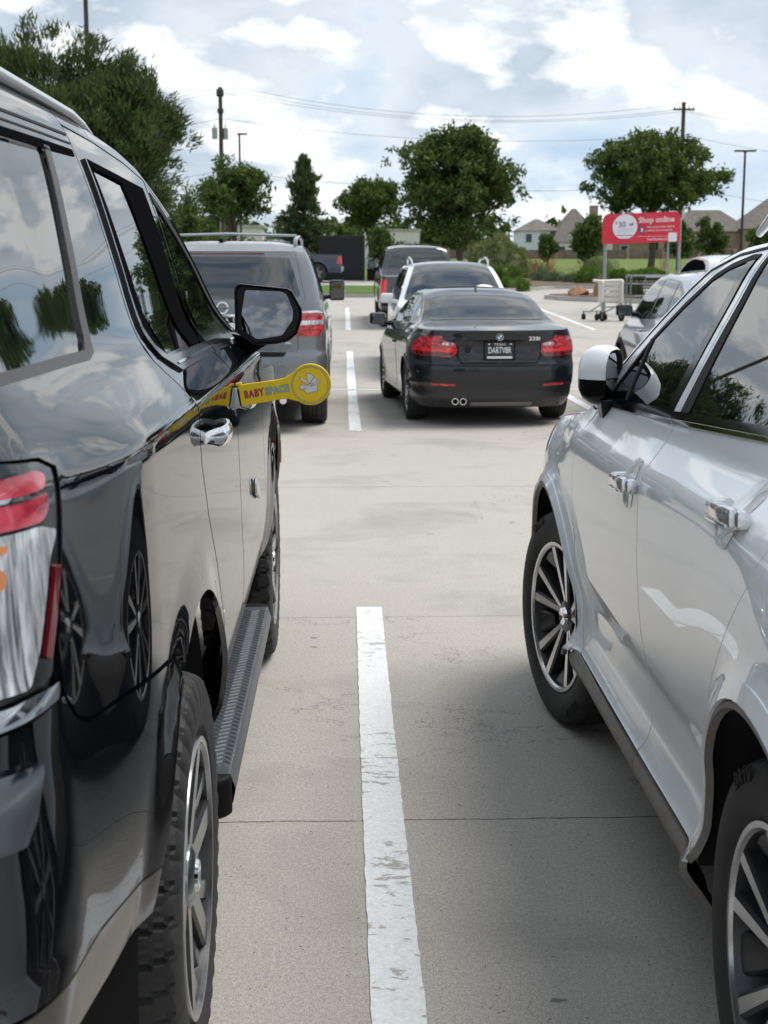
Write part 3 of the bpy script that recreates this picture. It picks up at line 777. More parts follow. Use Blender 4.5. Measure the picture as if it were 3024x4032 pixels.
    rd = [(-1.305+gap, 1.857), (-1.0, 1.853), (-.63, 1.836), (-.375, 1.812), (-.366-gap, 1.40), (-.366-gap, .455), (-.930, .455), (-.935+gap, .60), (-.985+gap, .79), (-1.08+gap, .94), (-1.21+gap, 1.07), (-1.285+gap, 1.19), (-1.30+gap, 1.40)]
    a, b = both('rear_door', rd, bp, .024, [hr])
    both('door_frame_trim', hr, M['blackgloss'], .05, off=-.004, fl=0)
    gr_ = rnd([(-1.165, 1.795), (-.835, 1.787), (-.665, 1.404), (-1.09, 1.404)], [.015, .01, .01, .03])
    for s_, dr in ((1, a), (-1, b)):
        pass
    both('rear_door_window', gr_, M['glass'], .04, off=-.0025, fl=0)
    both('pillar_trim', [(-.815, 1.792), (-.445, 1.789), (-.425, 1.398), (-.640, 1.398)], M['darktrim'], .05, off=.001, fl=.006)
    both('door_frame_trim', [(-1.205, 1.802), (-1.17, 1.802), (-1.095, 1.398), (-1.150, 1.398), (-1.190, 1.46)], M['darktrim'], .05, off=.001, fl=.006)
    both('door_frame_trim', [(-1.205, 1.803), (-.80, 1.795), (-.80, 1.778), (-1.165, 1.788)], M['darktrim'], .05, off=.003, fl=.008)
    hf = [(-.335, 1.783), (-.24, 1.758), (-.03, 1.690), (.13, 1.620), (.36, 1.505), (.50, 1.425), (.575, 1.378), (-.315, 1.385)]
    fd = [(-.360+gap, 1.811), (-.24, 1.776), (-.03, 1.712), (.13, 1.641), (.4, 1.509), (.62, 1.384), (.72, 1.325), (.775-gap, 1.285), (.770-gap, 1.1), (.750-gap, .9), (.770-gap, .60), (.800-gap, .455), (-.360+gap, .455), (-.360+gap, 1.40)]
    a2, b2 = both('front_door', fd, bp, .024, [hf])
    both('door_frame_trim', hf, M['blackgloss'], .05, off=-.004, fl=0)
    both('front_door_window', rnd([(-.275, 1.763), (-.20, 1.740), (-.03, 1.672), (.10, 1.615), (.235, 1.548), (.285, 1.400), (-.255, 1.404)], .01), M['glass'], .04, off=-.0025, fl=0)
    both('door_frame_trim', [(-.335, 1.784), (-.24, 1.760), (-.03, 1.692), (.13, 1.622), (.36, 1.507), (.53, 1.41), (.51, 1.392), (.34, 1.482), (.10, 1.607), (-.05, 1.668), (-.25, 1.735), (-.335, 1.756)], M['rubber'], .05, off=.002, fl=.008)
    # bright belt moulding that turns up at the rear of the door
    both('belt_moulding', [(-1.243, 1.80), (-1.243, 1.455), (-1.205, 1.402), (-1.125, 1.368), (-.372, 1.366), (-.372, 1.392), (-1.11, 1.396), (-1.180, 1.425), (-1.215, 1.465), (-1.230, 1.55), (-1.232, 1.80)], M['blackgloss'], .03, off=.006, fl=.008)
    both('belt_moulding', [(-.354, 1.366), (.62, 1.350), (.585, 1.378), (-.354, 1.391)], M['blackgloss'], .03, off=.006, fl=.008)
    both('belt_chrome', [(-1.10, 1.378), (-.372, 1.376), (-.372, 1.380), (-1.10, 1.382)], M['chrome'], .05, off=.0085, fl=.002)
    both('belt_chrome', [(-.354, 1.376), (.60, 1.361), (.597, 1.366), (-.354, 1.380)], M['chrome'], .05, off=.0085, fl=.002)
    # roof side, sill, front wing
    both('roof_side', [(-1.305+gap, 1.893), (-1.305+gap, 1.862), (-1.0, 1.858), (-.63, 1.841), (-.375, 1.817), (-.24, 1.782), (-.03, 1.718), (.13, 1.647), (.4, 1.515), (.62, 1.390), (.775, 1.292), (.80, 1.285)] + [(p[0], p[1]) for p in reversed(E[3:11])], bp, .03, fl=.004)
    both('sill', [(-.985, .395), (-.930, .450), (.80, .450), (.985, .395)], bp, .03)
    both('lower_moulding', [(-.925, .462), (-.372, .462), (-.372, .520), (-.90, .520)], M['blacktrim'], .03, off=.006, fl=.01)
    both('lower_moulding', [(-.355, .462), (.79, .462), (.775, .520), (-.355, .520)], M['blacktrim'], .03, off=.006, fl=.01)
    fw_ = [(.780+gap, 1.284), (.95, 1.235), (1.6, 1.20), (2.06, 1.145), (2.10, .80)] + arc(fy_, az, ar, 20, 178, 26) + [(.985, .40), (.812+gap, .40), (.772+gap, .60), (.752+gap, .9), (.772+gap, 1.1)]
    both('front_wing', fw_, bp, .03)
    # top skin, windscreen
    k = st.k; Wd = 1.03
    tp = patch([(0, -Wd), (k[-1], -Wd), (k[-1], Wd), (0, Wd)], st, .07, (), 0, 0); put('roof_and_bonnet', tp, bp, T)
    ws = rnd([(k[5]+.03, -.66), (k[10]+.02, -.86), (k[10]+.02, .86), (k[5]+.03, .66)], .08); put('windscreen', patch(ws, st, .08, (), .003, .004), M['glass'], T)
    # tail: gate, rear glass, lamps, bumper
    def tilt(gg, k_):
        n_ = gg[2].copy(); zc_ = gg[0][:, 2].mean(); n_[:, 2] += k_*(.6 + (gg[0][:, 2]-zc_)*9); n_ /= np.linalg.norm(n_, axis=1)[:, None]; return gg[0], gg[1], n_
    rear_c('tailgate', [(-2.62, 1.862), (-2.635, 1.372), (-2.845, 1.355), (-2.865, 1.09), (-2.95, .84), (sh.ur, .82)][:-1], bp)
    rear_c('rear_window', rnd([(-2.80, 1.82), (-2.76, 1.44)], 0), M['glass'], off=.003, fl=.005)
    lamp = rnd([(-2.374, 1.336), (-2.42, 1.350), (-2.62, 1.368), (-2.838, 1.352), (-2.858, 1.098), (-2.52, 1.092), (-2.475, 1.095), (-2.456, 1.14), (-2.416, 1.222), (-2.388, 1.30)], .012)
    for s_ in (1, -1):
        fm = (lambda q: q) if s_ > 0 else (lambda q: mir(*q))
        lo = put('tail_lamp', fm(patch(lamp, sh, .02, (), -.004, .02)), M['blackgloss'], T)
        put('red_lens', fm(patch(rnd([(-2.440, 1.334), (-2.47, 1.343), (-2.80, 1.345), (-2.80, 1.326), (-2.48, 1.320), (-2.452, 1.322)], .008), sh, .012, (), .006, .012)), M['redlens3'], lo)
        put('red_lens', fm(patch(rnd([(-2.454, 1.315), (-2.48, 1.314), (-2.80, 1.318), (-2.80, 1.290), (-2.49, 1.286), (-2.462, 1.296)], .008), sh, .012, (), .006, .012)), M['redlens3'], lo)
        put('chrome_strip', fm(patch([(-2.515, 1.3160), (-2.80, 1.3205), (-2.80, 1.3250), (-2.515, 1.3205)], sh, .02, (), .009, .003)), M['chrome'], lo)
        cl = put('clear_lens', fm(patch(rnd([(-2.440, 1.268), (-2.50, 1.282), (-2.800, 1.286), (-2.810, 1.108), (-2.560, 1.100), (-2.528, 1.140), (-2.480, 1.240)], .012), sh, .014, (), .006, .014)), M['clearlens'], lo)
        put('indicator_bulb', fm(patch(arc(-2.600, 1.236, .012, 0, 342, 18), sh, .01, (), .0085, .003)), M['amber'], lo)
        put('indicator_bulb', fm(patch(rnd([(-2.575, 1.272), (-2.68, 1.275), (-2.68, 1.266), (-2.585, 1.263)], .006), sh, .01, (), .0085, .003)), M['amber'], lo)
        put('side_reflector', fm(patch(rnd([(-2.424, 1.222), (-2.448, 1.226), (-2.508, 1.126), (-2.490, 1.118)], .004), sh, .01, (), .003, .006)), M['darkred'], lo)
    rear_c('chrome_bumper_strip', [(-2.518, 1.102), (-2.522, 1.078), (-2.88, 1.070), (-2.878, 1.094)][0:2] + [], M['chrome'], off=.004) if False else None
    for s_ in (1, -1):
        fm = (lambda q: q) if s_ > 0 else (lambda q: mir(*q))
        put('chrome_strip', fm(tilt(patch(rnd([(-2.478, 1.088), (-2.486, 1.068), (-2.885, 1.066), (-2.880, 1.092)], .008), sh, .02, (), .006, .01), .5)), M['chromedark'], T)
        put('bumper_sky_glint', fm(tilt(patch(rnd([(-2.550, 1.012), (-2.880, 1.034), (-2.900, .935), (-2.592, .924)], .02), sh, .02, (), .010, .014), .5)), mat('sky_glint_metal', (.16, .165, .175), .10, metal=1.0), T)  # metal patch, normals tipped up, standing for sky reflected in the bumper
    bmp = [(-1.808, .932), (-2.30, .984), (-2.402, 1.012), (-2.492, 1.074), (-2.885, 1.062), (-2.94, .82), (UR+2.94, .82), (UR+2.885, 1.062), (UR+2.492, 1.074)]
    up = [(-1.808, .930), (-2.30, .984), (-2.402, 1.012), (-2.492, 1.073), (-2.885, 1.062), (-2.945, .815), (UR+2.945, .815), (UR+2.885, 1.062), (UR+2.492, 1.073), (UR+2.402, 1.012), (UR+2.30, .984), (UR+1.808, .930)] \
        + [(UR-a_, b_) for a_, b_ in reversed(arc(ry, az, ar, 121, 158, 10))] + [(UR+2.5, .615), (-2.5, .615)] + list(reversed(arc(ry, az, ar, 121, 158, 10)))
    up = [(-1.818, .930), (-2.341, .990), (-2.392, 1.008), (-2.450, 1.060), (-2.885, 1.060), (-2.945, .815), (UR+2.945, .815), (UR+2.885, 1.060), (UR+2.450, 1.060), (UR+2.392, 1.008), (UR+2.341, .990), (UR+1.818, .930)]
    lipR = arc(ry, az, ar, 121.5, 155, 8)          # from top of the lip down to the seam
    up = up + [(UR-a_, b_) for a_, b_ in lipR] + [(UR+2.366, .712), (UR+2.7, .735), (-2.7, .735), (-2.366, .712)] + lipR[::-1]
    put('rear_bumper', patch(up, sh, .03, (), 0, .012), bp, T)
    lipL = arc(ry, az, ar, 155.5, 162.5, 4)
    lowp = [lipL[0]] + [(-2.366, .705), (-2.7, .728), (UR+2.7, .728), (UR+2.366, .705)] + [(UR-a_, b_) for a_, b_ in lipL] + [(UR+2.30, .61), (UR+2.55, .645), (UR+2.95, .50), (-2.95, .50), (-2.55, .645), (-2.30, .61)] + [lipL[-1]] + lipL[-2:0:-1]
    put('bumper_valance', patch(clean(lowp), sh, .03, (), -.001, .012), dust(mat('dusty_grey_valance', (.035, .034, .032), .55), .85, .1, (.19, .165, .135), 1.3, 45), T)
    # nose (seen only from other places)
    UF = 2*sh.uf
    def front_c(name, poly, m, off=0.0, fl=.01, h=.06):
        full = list(poly) + [(UF-a_, b_) for a_, b_ in reversed(poly)]
        return put(name, patch(full, sh, h, (), off, fl), m, T)
    front_c('front_bumper', [(2.12, .80), (2.065, .56), (2.10, .42)], bp)
    front_c('grille', [(2.62, .99), (2.66, .66)], M['blackgloss'], .012)
    front_c('front_panel', [(2.42, .995), (2.12, 1.13), (2.12, .805)], bp)
    for s_ in (1, -1):
        gg = patch(rnd([(2.20, 1.06), (2.60, 1.0), (2.62, .80), (2.24, .84)], .03), sh, .05, (), .01, .02)
        put('headlamp', gg if s_ > 0 else mir(*gg), M['clearlens'], T)
    # wheels and wells
    for yy_ in (ry, fy_):
        for s_ in (1, -1):
            wheel_well(T, yy_, az, ar+.012, .55, 1.0, s_)
            wheel(T, (s_*(1.045-.145), yy_, .408), .408, .285, .265, 'yukon', s_, 0.0, 'at', 294)
    # underbody
    mb = MB(); mb.box((0, 0, .46), (1.5, 4.6, .22)); mb.box((0, -1.2, .36), (.25, .8, .12)); mb.build('underbody', M['liner'], T)
    # step board: ribbed top, rounded ends, on brackets
    for s_ in (1, -1):
        y0, y1, x0, x1, zt = -1.02, .62, .945, 1.062, .425
        nx, ny = 26, 620; v = []; f = []
        for j in range(ny+1):
            y = y0 + (y1-y0)*j/ny
            for i in range(nx+1):
                t = i/nx; x = x0 + (x1-x0)*t
                zig = (.016*abs(((t*2.0) % 1.0)*2-1)) + .010*t
                ph = ((y + zig*1.6)/.030) % 1.0
                r_ = min(ph/.3, (1-ph)/.7)
                hgt = .0045*r_ if .04 < t < .93 and .03 < j/ny < .97 else .0
                if t >= .93: hgt = -.006*((t-.93)/.07)**2*3 + (.003 if (.945 < t < .965 and (y/.014) % 1 < .55) else 0)
                v.append((s_*x, y, zt + hgt))
        n = nx+1
        f = [(j*n+i, j*n+i+1, (j+1)*n+i+1, (j+1)*n+i) for j in range(ny) for i in range(nx)]
        if s_ < 0: f = [tuple(reversed(q)) for q in f]
        k0 = len(v)
        # skirt below the outer edge and the rounded body underneath
        prof = [(x1, zt-.018), (x1+.006, zt-.035), (x1, zt-.070), (x1-.03, zt-.095), (x0+.03, zt-.098), (x0, zt-.06), (x0, zt)]
        for j in range(0, 41):
            y = y0 + (y1-y0)*j/40
            for x, z in prof: v.append((s_*x, y, z))
        m_ = len(prof)
        for j in range(40):
            for i in range(m_-1):
                q = (k0+j*m_+i, k0+j*m_+i+1, k0+(j+1)*m_+i+1, k0+(j+1)*m_+i); f.append(q if s_ > 0 else tuple(reversed(q)))
        o = raw('running_board', v, f, M['board'], T, True)
        mb = MB()
        for ye, sg in ((y0, -1), (y1, 1)):
            P_ = []
            for i in range(15):
                a_ = math.pi*i/14
                P_.append((x0 + (x1-x0)*(.5+.5*math.cos(a_)), ye + sg*.055*math.sin(a_)))
            mb.prism([(s_*px, py) for px, py in P_], 'xy', zt-.095, zt+.002)
            eo = mb.build('end_cap', M['blacktrim'], T, smooth=True); setbevel(eo, .022, 4); mb = MB()
        for yb in (-.75, 0, .45): MB().box((s_*.93, yb, .36), (.16, .05, .04)).build('bracket', M['blacktrim'], T)
    # roof rails
    for s_ in (1, -1):
        mb = MB(); pts = [(s_*.745, -2.35, 1.885)] + [(s_*.745, y, 1.908) for y in (-2.25, -1.8, -1.2, -1.05)] + [(s_*.745, -.90, 1.900), (s_*.745, -.72, 1.878)]
        mb.tube(pts, [.008, .0115, .0115, .0115, .0115, .009, .005], 12); mb.build('roof_rail', M['silver2'], T, smooth=True)
    # door handles
    for s_ in (1, -1):
        for y, z in ((-1.10, 1.232), (-.19, 1.222)):
            xs = 1.03 + .008
            mb = MB()
            sec = []
            for i in range(13):
                t = i/12; yy_ = y-.10 + .22*t; out = .040*math.sin(math.pi*min(1, max(0, t)))**.35
                sec.append((s_*(xs+out-.006), yy_, z + .004*t))
            v = []; f = []
            for i, p in enumerate(sec):
                hh = .020 if 0 < i < 12 else .012
                for a_ in range(10):
                    an = 2*math.pi*a_/10
                    v.append((p[0] + s_*.010*math.cos(an), p[1], p[2] + hh*math.sin(an)))
            for i in range(12):
                for a_ in range(10): f.append((i*10+a_, i*10+(a_+1) % 10, (i+1)*10+(a_+1) % 10, (i+1)*10+a_))
            f += [tuple(range(10)), tuple(120+q for q in range(10))]
            mb.add(v, f); mb.build('door_handle', M['chrome'], T, smooth=True)
            mb = MB(); mb.lathe([(0, .0005), (.003, .020), (0, .034)], 20, c=(s_*(xs-.006), y+.02, z-.012)); mb.build('handle_cup', M['blackgloss'], T, smooth=True)
    # badge on the front door
    mb = MB()
    for i in range(4): mb.box((1.03+.022, .14+i*.040, .925-.010*i), (.010, .026, .052), bev=.003)
    mb.build('door_badge', M['chrome'], T, smooth=True)
    # side marker in the front arch
    mb = MB(); mb.box((1.040, 2.06, .79), (.012, .05, .10), bev=.004); mb.build('side_marker', M['amber'], T)
    # mirrors
    out = [(.983, 1.392), (.983, 1.524), (.990, 1.536), (1.002, 1.540), (1.150, 1.525), (1.163, 1.516), (1.192, 1.462), (1.193, 1.436), (1.178, 1.386), (1.150, 1.362), (1.113, 1.354), (1.055, 1.350), (1.040, 1.352)]
    gl = rnd([(1.016, 1.522), (1.128, 1.517), (1.146, 1.508), (1.166, 1.459), (1.164, 1.428), (1.130, 1.379), (1.052, 1.367), (1.003, 1.398), (1.003, 1.446)], .008)
    cy_ = np.mean(out, 0)
    for s_ in (1, -1):
        rings = [(.0, 1.0), (.004, 1.012), (.03, 1.02), (.06, .98), (.085, .86), (.10, .62), (.106, .3)]
        v = []; n = len(out); f = []
        inn = [(cy_[0] + (p[0]-cy_[0])*.93, cy_[1] + (p[1]-cy_[1])*.93) for p in out]
        for p in inn: v.append((s_*p[0], .336, p[1]))
        for dy, q in rings:
            for p in out: v.append((s_*(cy_[0] + (p[0]-cy_[0])*q), .325+dy, cy_[1] + (p[1]-cy_[1])*q))
        for r_ in range(len(rings)):
            for i in range(n): f.append((r_*n+i, r_*n+(i+1) % n, (r_+1)*n+(i+1) % n, (r_+1)*n+i))
        f.append(tuple(len(rings)*n+i for i in range(n)))
        mb = MB().add(v, f)
        mb.add([(s_*p[0], .339, p[1]) for p in inn], [tuple(range(n))])
        arm = [(.955, .50, 1.385), (.955, .40, 1.385), (.958, .395, 1.27), (.958, .53, 1.27)]; tip = [(1.03, .40, 1.372), (1.03, .345, 1.372), (1.085, .345, 1.352), (1.085, .41, 1.352)]
        mb.add([(s_*a_[0], a_[1], a_[2]) for a_ in arm + tip], [(0, 1, 2, 3), (4, 5, 6, 7)] + [(i, (i+1) % 4, 4+(i+1) % 4, 4+i) for i in range(4)])
        mo = mb.build('door_mirror', M['matblack'], T, smooth=True); setbevel(mo, .004, 2, 40)
        mb = MB(); mb.add([(s_*p[0], .3335, p[1]) for p in gl], [tuple(range(len(gl)))]); mg = mb.build('mirror_glass', mat('mirror_glass', (.17, .18, .20), .01, metal=1.0), mo)
        if s_ > 0:
            # convex glass: cap its normals a little upwards so it shows the sky behind
            me = mg.data
            c0 = Vector((cy_[0], .3335, cy_[1])); nn = []
            for vv in me.vertices:
                d_ = vv.co - c0; nn.append(tuple(Vector((d_.x*.9+.03, -1, d_.z*.9 + .17)).normalized()))
            for p in me.polygons: p.use_smooth = True
            me.normals_split_custom_set_from_vertices(nn)
    return T
build_yukon()

# ---------------------------------------------------------------- yellow tag clipped to its side
def build_tag():
    X0, Y0, Z0 = -.291, 3.715, 1.250
    T = thing('parking_tag', 'yellow plastic BABY SPACE paddle with a baby seat picture, sticking out from the black SUV', 'warning tag', (X0, Y0, Z0))
    T.rotation_euler = (0, -rad(9.0), 0)
    n = 40; R = .0555; cx = .205; poly = []
    a0 = math.asin(.026/R)
    arcp = [(cx + R*math.cos(a), R*math.sin(a)) for a in np.linspace(math.pi - a0 - .30, -math.pi + a0 + .30, n)]
    top = [(.014, .029), (.118, .0265), (.140, .0280), (.152, .034)]
    poly = top + arcp + [(x, -z) for x, z in reversed(top)]
    def plate(name, pl, y0, y1, m, par, bev=.0018):
        o = MB().prism(pl, 'xz', y0, y1).build(name, m, par, smooth=True)
        if bev: setbevel(o, bev, 3, 30)
        return o
    arm = plate('paddle', poly, -.0045, .0045, M['yellow'], T)
    def ring(r0, r1, y, m, name, par):
        v = []; f = []; k = 64
        for i in range(k):
            a = 2*math.pi*i/k
            for r in (r0, r1): v.append((cx+r*math.cos(a), y, r*math.sin(a)))
        f = [(2*i, 2*((i+1) % k), 2*((i+1) % k)+1, 2*i+1) for i in range(k)]
        return MB().add(v, f).build(name, m, par)
    ring(.0478, .0496, -.0052, M['yelline'], 'ring_line', arm); ring(.0466, .0476, -.0053, M['ink'], 'ring_line', arm); ring(.0497, .0506, -.0053, M['ink'], 'ring_line', arm)
    def word(s_, x, size, m, name):
        r = (math.pi/2, 0, 0)
        text_mesh(name, s_, size, M['ink'], arm, (x, -.0050, .0), r, .0013, .0003, 'LEFT', sx=.74, space=1.16)
        text_mesh(name, s_, size, m, arm, (x, -.0058, .0), r, .0003, .0003, 'LEFT', sx=.74, space=1.16)
    word('BABY', .026, .027, M['pink'], 'word_baby'); word('SPACE', .0835, .027, M['cyan'], 'word_space')
    # baby seat pictogram
    def icon(pts, m=M['white'], w_=.0011):
        P_ = [(cx + a, b) for a, b in pts]; c_ = np.mean(P_, 0)
        big_ = []
        for a, b in P_:
            d_ = np.array([a, b])-c_; l = np.hypot(*d_)+1e-9; big_.append(tuple(c_ + d_*(1+w_/l)))
        MB().prism(big_, 'xz', -.0052, -.0045).build('pictogram', M['ink'], arm)
        MB().prism(P_, 'xz', -.0058, -.0045).build('pictogram', m, arm)
    icon([(-.030, -.004), (-.028, .001), (-.020, .003), (-.012, -.001), (-.002, -.002), (-.002, -.007), (-.014, -.007), (-.022, -.008), (-.028, -.008)])
    icon([(-.020, -.010), (.018, -.001), (.016, -.016), (.013, -.020), (-.013, -.021), (-.016, -.018)])
    icon([(-.004, .000), (-.006, .030), (-.001, .030), (.007, .026), (.012, .020)])
    icon([(.000, .000), (.013, .018), (.018, .012), (.021, .007)]); icon([(.002, -.001), (.027, .008), (.026, .003), (.012, -.001)])
    icon([(-.026, .019), (-.023, .023), (-.001, .004), (-.004, .0)])
    k = [(-.001 + .0035*math.cos(a), -.0005 + .0035*math.sin(a)) for a in np.linspace(0, 2*math.pi, 15)[:-1]]; icon(k)
    # hinge lugs and the clip
    lug = MB(); lug.box((.016, 0, .031), (.016, .011, .008), bev=.002); lug.box((.013, 0, -.020), (.010, .012, .012), bev=.002)
    lug.build('hinge', M['yellow'], T, smooth=True)
    cl = MB(); cl.prism([(-.012, -.028), (.011, -.032), (.009, .022), (-.012, .020)], 'xz', -.012, .010); cl.prism([(.011, -.028), (.015, -.026), (.014, .018), (.010, .018)], 'xz', -.008, .008, 1)
    o = cl.build('clip', [mat('satin_grey_clip', (.48, .50, .52), .35, metal=.3), M['blacktrim']], T, smooth=True); setbevel(o, .0012, 2)
build_tag()
# ---------------------------------------------------------------- silver crossover on the right
def build_lexus():
    side = [(.16,-.10),(.22,-.075),(.30,-.035),(.37,.002),(.395,-.002),(.415,-.022),(.48,-.044),(.56,-.040),(.66,-.018),(.78,-.004),(.92,.004),(1.03,.0),(1.062,-.006),(1.078,-.014),(1.12,-.046),(1.17,-.078),(1.20,-.090),(1.22,-.096),(1.3,-.135),(1.5,-.245),(1.6,-.305),(1.66,-.37),(1.70,-.5)]
    rear = [(.16,-.1),(.30,-.02),(.45,.0),(.62,0),(.9,-.02),(1.1,-.06),(1.3,-.17),(1.5,-.28),(1.66,-.4),(1.7,-.5)]
    front = [(.16,-.1),(.30,-.02),(.45,.0),(.75,-.01),(.9,-.03),(1.0,-.08),(1.1,-.2),(1.7,-.8)]
    qr = [(.16,-.10),(.22,-.08),(.30,-.03),(.37,.01),(.45,.010),(.62,.012),(.80,.022),(.92,.028),(1.02,.018),(1.10,-.02),(1.16,-.06),(1.20,-.085),(1.3,-.14),(1.5,-.26),(1.66,-.38),(1.7,-.5)]
    fq = [(.16,-.10),(.22,-.08),(.30,-.03),(.37,.01),(.45,.0),(.62,.0),(.80,.006),(.92,.004),(1.00,-.012),(1.05,-.035),(1.10,-.075),(1.14,-.13),(1.3,-.3),(1.7,-.8)]
    ry, fy_, az, ar = -1.14, 1.42, .385, .475
    def zs(u, z):
        c = .0 - .030*np.clip((.5-u)/1.1, 0, 1.15)
        return c*sstep(.80, 1.02, z)*(1-sstep(1.12, 1.21, z))
    sh = Shell(.96, 2.42, 2.47, (.7, 3.2), (.9, 2.8), [('r', rear), (-2.2, rear), (-1.35, qr), (-.45, side), (1.0, side), (1.5, fq), (2.15, front), ('f', front)],
               [arch_bump(ry, az, .43, .13, .035), arch_bump(fy_, az, .43, .13, .040)], zshift=zs)
    edge = [(-2.15,1.18),(-1.95,1.42),(-1.75,1.58),(-1.5,1.635),(-.9,1.66),(-.3,1.668),(.10,1.660),(.35,1.640),(.53,1.600),(.64,1.540),(.76,1.452),(.88,1.355),(1.0,1.258),(1.12,1.155),(1.25,1.115),(1.7,1.06),(2.1,.98),(2.3,.85)]
    cen = [(-2.36,1.18),(-2.15,1.45),(-1.95,1.60),(-1.6,1.675),(-.9,1.70),(-.3,1.708),(.20,1.695),(.47,1.665),(.68,1.61),(.82,1.545),(.96,1.465),(1.10,1.375),(1.24,1.28),(1.38,1.18),(1.50,1.145),(1.9,1.09),(2.25,1.00),(2.43,.85)]
    st = Strip(sh, edge, cen, 3.0)
    T = thing('silver_crossover', 'big pearl silver crossover close on the right with chrome belt strip and two-tone door mirror', 'crossover', (1.680, 3.33, 0), -.006)
    bp = M['silverpaint']; UR, UF = 2*sh.ur, 2*sh.uf; gap = .0022; h = .026
    def both(name, poly, m, h=h, holes=(), off=0.0, fl=.012):
        gg = patch(poly, sh, h, holes, off, fl); return put(name, mir(*gg), m, T), put(name, gg, m, T)
    inner = [(sh.ur, .40), (-2.0, .36), (-1.64, .36)] + arc(ry, az, ar+.02, 180, 0, 20) + [(-.63, .30), (.9, .30)] + arc(fy_, az, ar+.02, 180, 0, 20) + [(1.95, .30), (sh.uf, .30), (sh.uf, .84), (2.4, .845)] \
        + [(a, b-.006) for a, b in reversed(edge[:-1])] + [(sh.ur, 1.175)]
    gi = patch(inner, sh, .07, (), -.016, 0); put('inner_shell', join(gi, mir(*gi)), M['shadowgap'], T)
    # daylight opening curve: lower roof rail line
    dlo = [(-1.42, 1.50), (-.9, 1.600), (-.3, 1.632), (.216, 1.624), (.345, 1.603), (.441, 1.574), (.58, 1.500), (.717, 1.400), (.80, 1.315), (.895, 1.200)]
    def top(y): return float(np.interp(y, [p[0] for p in dlo], [p[1] for p in dlo]))
    def fr(y): return top(y) + .018
    bl = lambda y: 1.190 + .030*(.85-y)/.75 if y > .1 else 1.220 + .036*(.1-y)/.65      # belt line
    sx = lambda z: .062 + (z-1.22)*.13                                                   # front edge of the B pillar split
    # front door
    ys_ = [.15, .35, .45, .58, .72, .82, .90]
    fcut = [(.965, 1.165), (.985, 1.05), (1.0, .93), (1.005, .80), (.985, .64), (.95, .52), (.90, .44), (.84, .405)]
    fdr = [(y, fr(y)) for y in ys_] + [(.93, 1.19)] + [(a-gap, b) for a, b in fcut] + [(-.045+gap, .402), (-.030+gap, .52), (-.016+gap, .75), (-.012+gap, .95), (.03+gap, 1.12), (.058+gap, 1.21), (.115+gap, fr(.115))]
    hw_ = [(.150, top(.15)-.004), (.216, 1.620), (.345, 1.599), (.441, 1.570), (.58, 1.496), (.717, 1.396), (.80, 1.311), (.885, 1.205), (.86, 1.200), (.095, 1.228)]
    both('front_door', fdr, bp, .024, [hw_])
    both('door_frame_trim', hw_, M['blackgloss'], .05, off=-.004, fl=0)
    both('front_door_window', rnd([(.215, 1.612), (.345, 1.590), (.44, 1.560), (.575, 1.486), (.722, 1.380), (.632, 1.216), (.150, 1.234)], [.012, 0, 0, 0, .008, .005, .004]), M['glass'], .035, off=.0005, fl=.004)
    both('door_frame_trim', [(.150, top(.15)-.004), (.216, 1.620), (.345, 1.599), (.441, 1.570), (.58, 1.496), (.717, 1.396), (.80, 1.311), (.885, 1.205), (.868, 1.204), (.785, 1.302), (.727, 1.366), (.575, 1.474), (.438, 1.552), (.342, 1.582), (.216, 1.604), (.150, 1.610)], M['rubber'], .04, off=.003, fl=.008)
    both('quarter_light', rnd([(.708, 1.340), (.842, 1.212), (.655, 1.216)], .006), M['glass'], .035, off=.0015, fl=.004)
    both('door_frame_trim', [(.732, 1.385), (.715, 1.356), (.652, 1.207), (.624, 1.209), (.708, 1.384)], M['rubber'], .03, off=.005, fl=.008)
    both('pillar_trim', [(.100, 1.229), (.160, 1.228), (.222, top(.22)-.014), (.165, top(.165)-.010), (.145, 1.50)], M['blackgloss'], .03, off=.002, fl=.006)
    # rear door
    rcut = [(-.63, .402), (-.615, .50), (-.64, .62), (-.73, .78), (-.87, .92), (-1.00, 1.04), (-1.08, 1.20)]
    rdr = [(.108-gap, fr(.108)), (-.3, fr(-.3)), (-.9, fr(-.9)), (-1.20, fr(-1.20)), (-1.10, 1.28)] + [(a+gap, b) for a, b in rcut[::-1]] + [(-.048-gap, .402), (-.033-gap, .52), (-.019-gap, .75), (-.015-gap, .95), (.026-gap, 1.12), (.053-gap, 1.21)]
    hr = [(.086, top(.09)-.004), (-.3, 1.626), (-.9, 1.594), (-1.14, top(-1.14)-.005), (-1.05, 1.285), (-.95, 1.274), (.028, 1.231)]
    both('rear_door', rdr, bp, .024, [hr])
    both('door_frame_trim', hr, M['blackgloss'], .05, off=-.004, fl=0)
    both('rear_door_window', rnd([(.040, 1.600), (-.3, 1.612), (-.85, 1.583), (-1.03, 1.53), (-.93, 1.288), (-.055, 1.247)], [.012, 0, 0, .02, .02, .004]), M['glass'], .035, off=.0005, fl=.004)
    both('door_frame_trim', [(.040, 1.616), (-.3, 1.626), (-.9, 1.594), (-.9, 1.580), (-.3, 1.611), (.040, 1.600)], M['rubber'], .04, off=.003, fl=.008)
    both('pillar_trim', [(.082, top(.08)-.006), (.046, 1.606), (-.050, 1.246), (.026, 1.236)], M['blacktrim'], .03, off=.003, fl=.008)
    # bright belt moulding
    mould = lambda y0, y1, w0, w1: [(y0, bl(y0)+w1), (y1, bl(y1)+w1), (y1, bl(y1)+w0), (y0, bl(y0)+w0)]
    def mpoly(y0, y1, w0, w1):
        q = np.linspace(y0, y1, 8); return [(a, bl(a)+w1) for a in q] + [(a, bl(a)+w0) for a in q[::-1]]
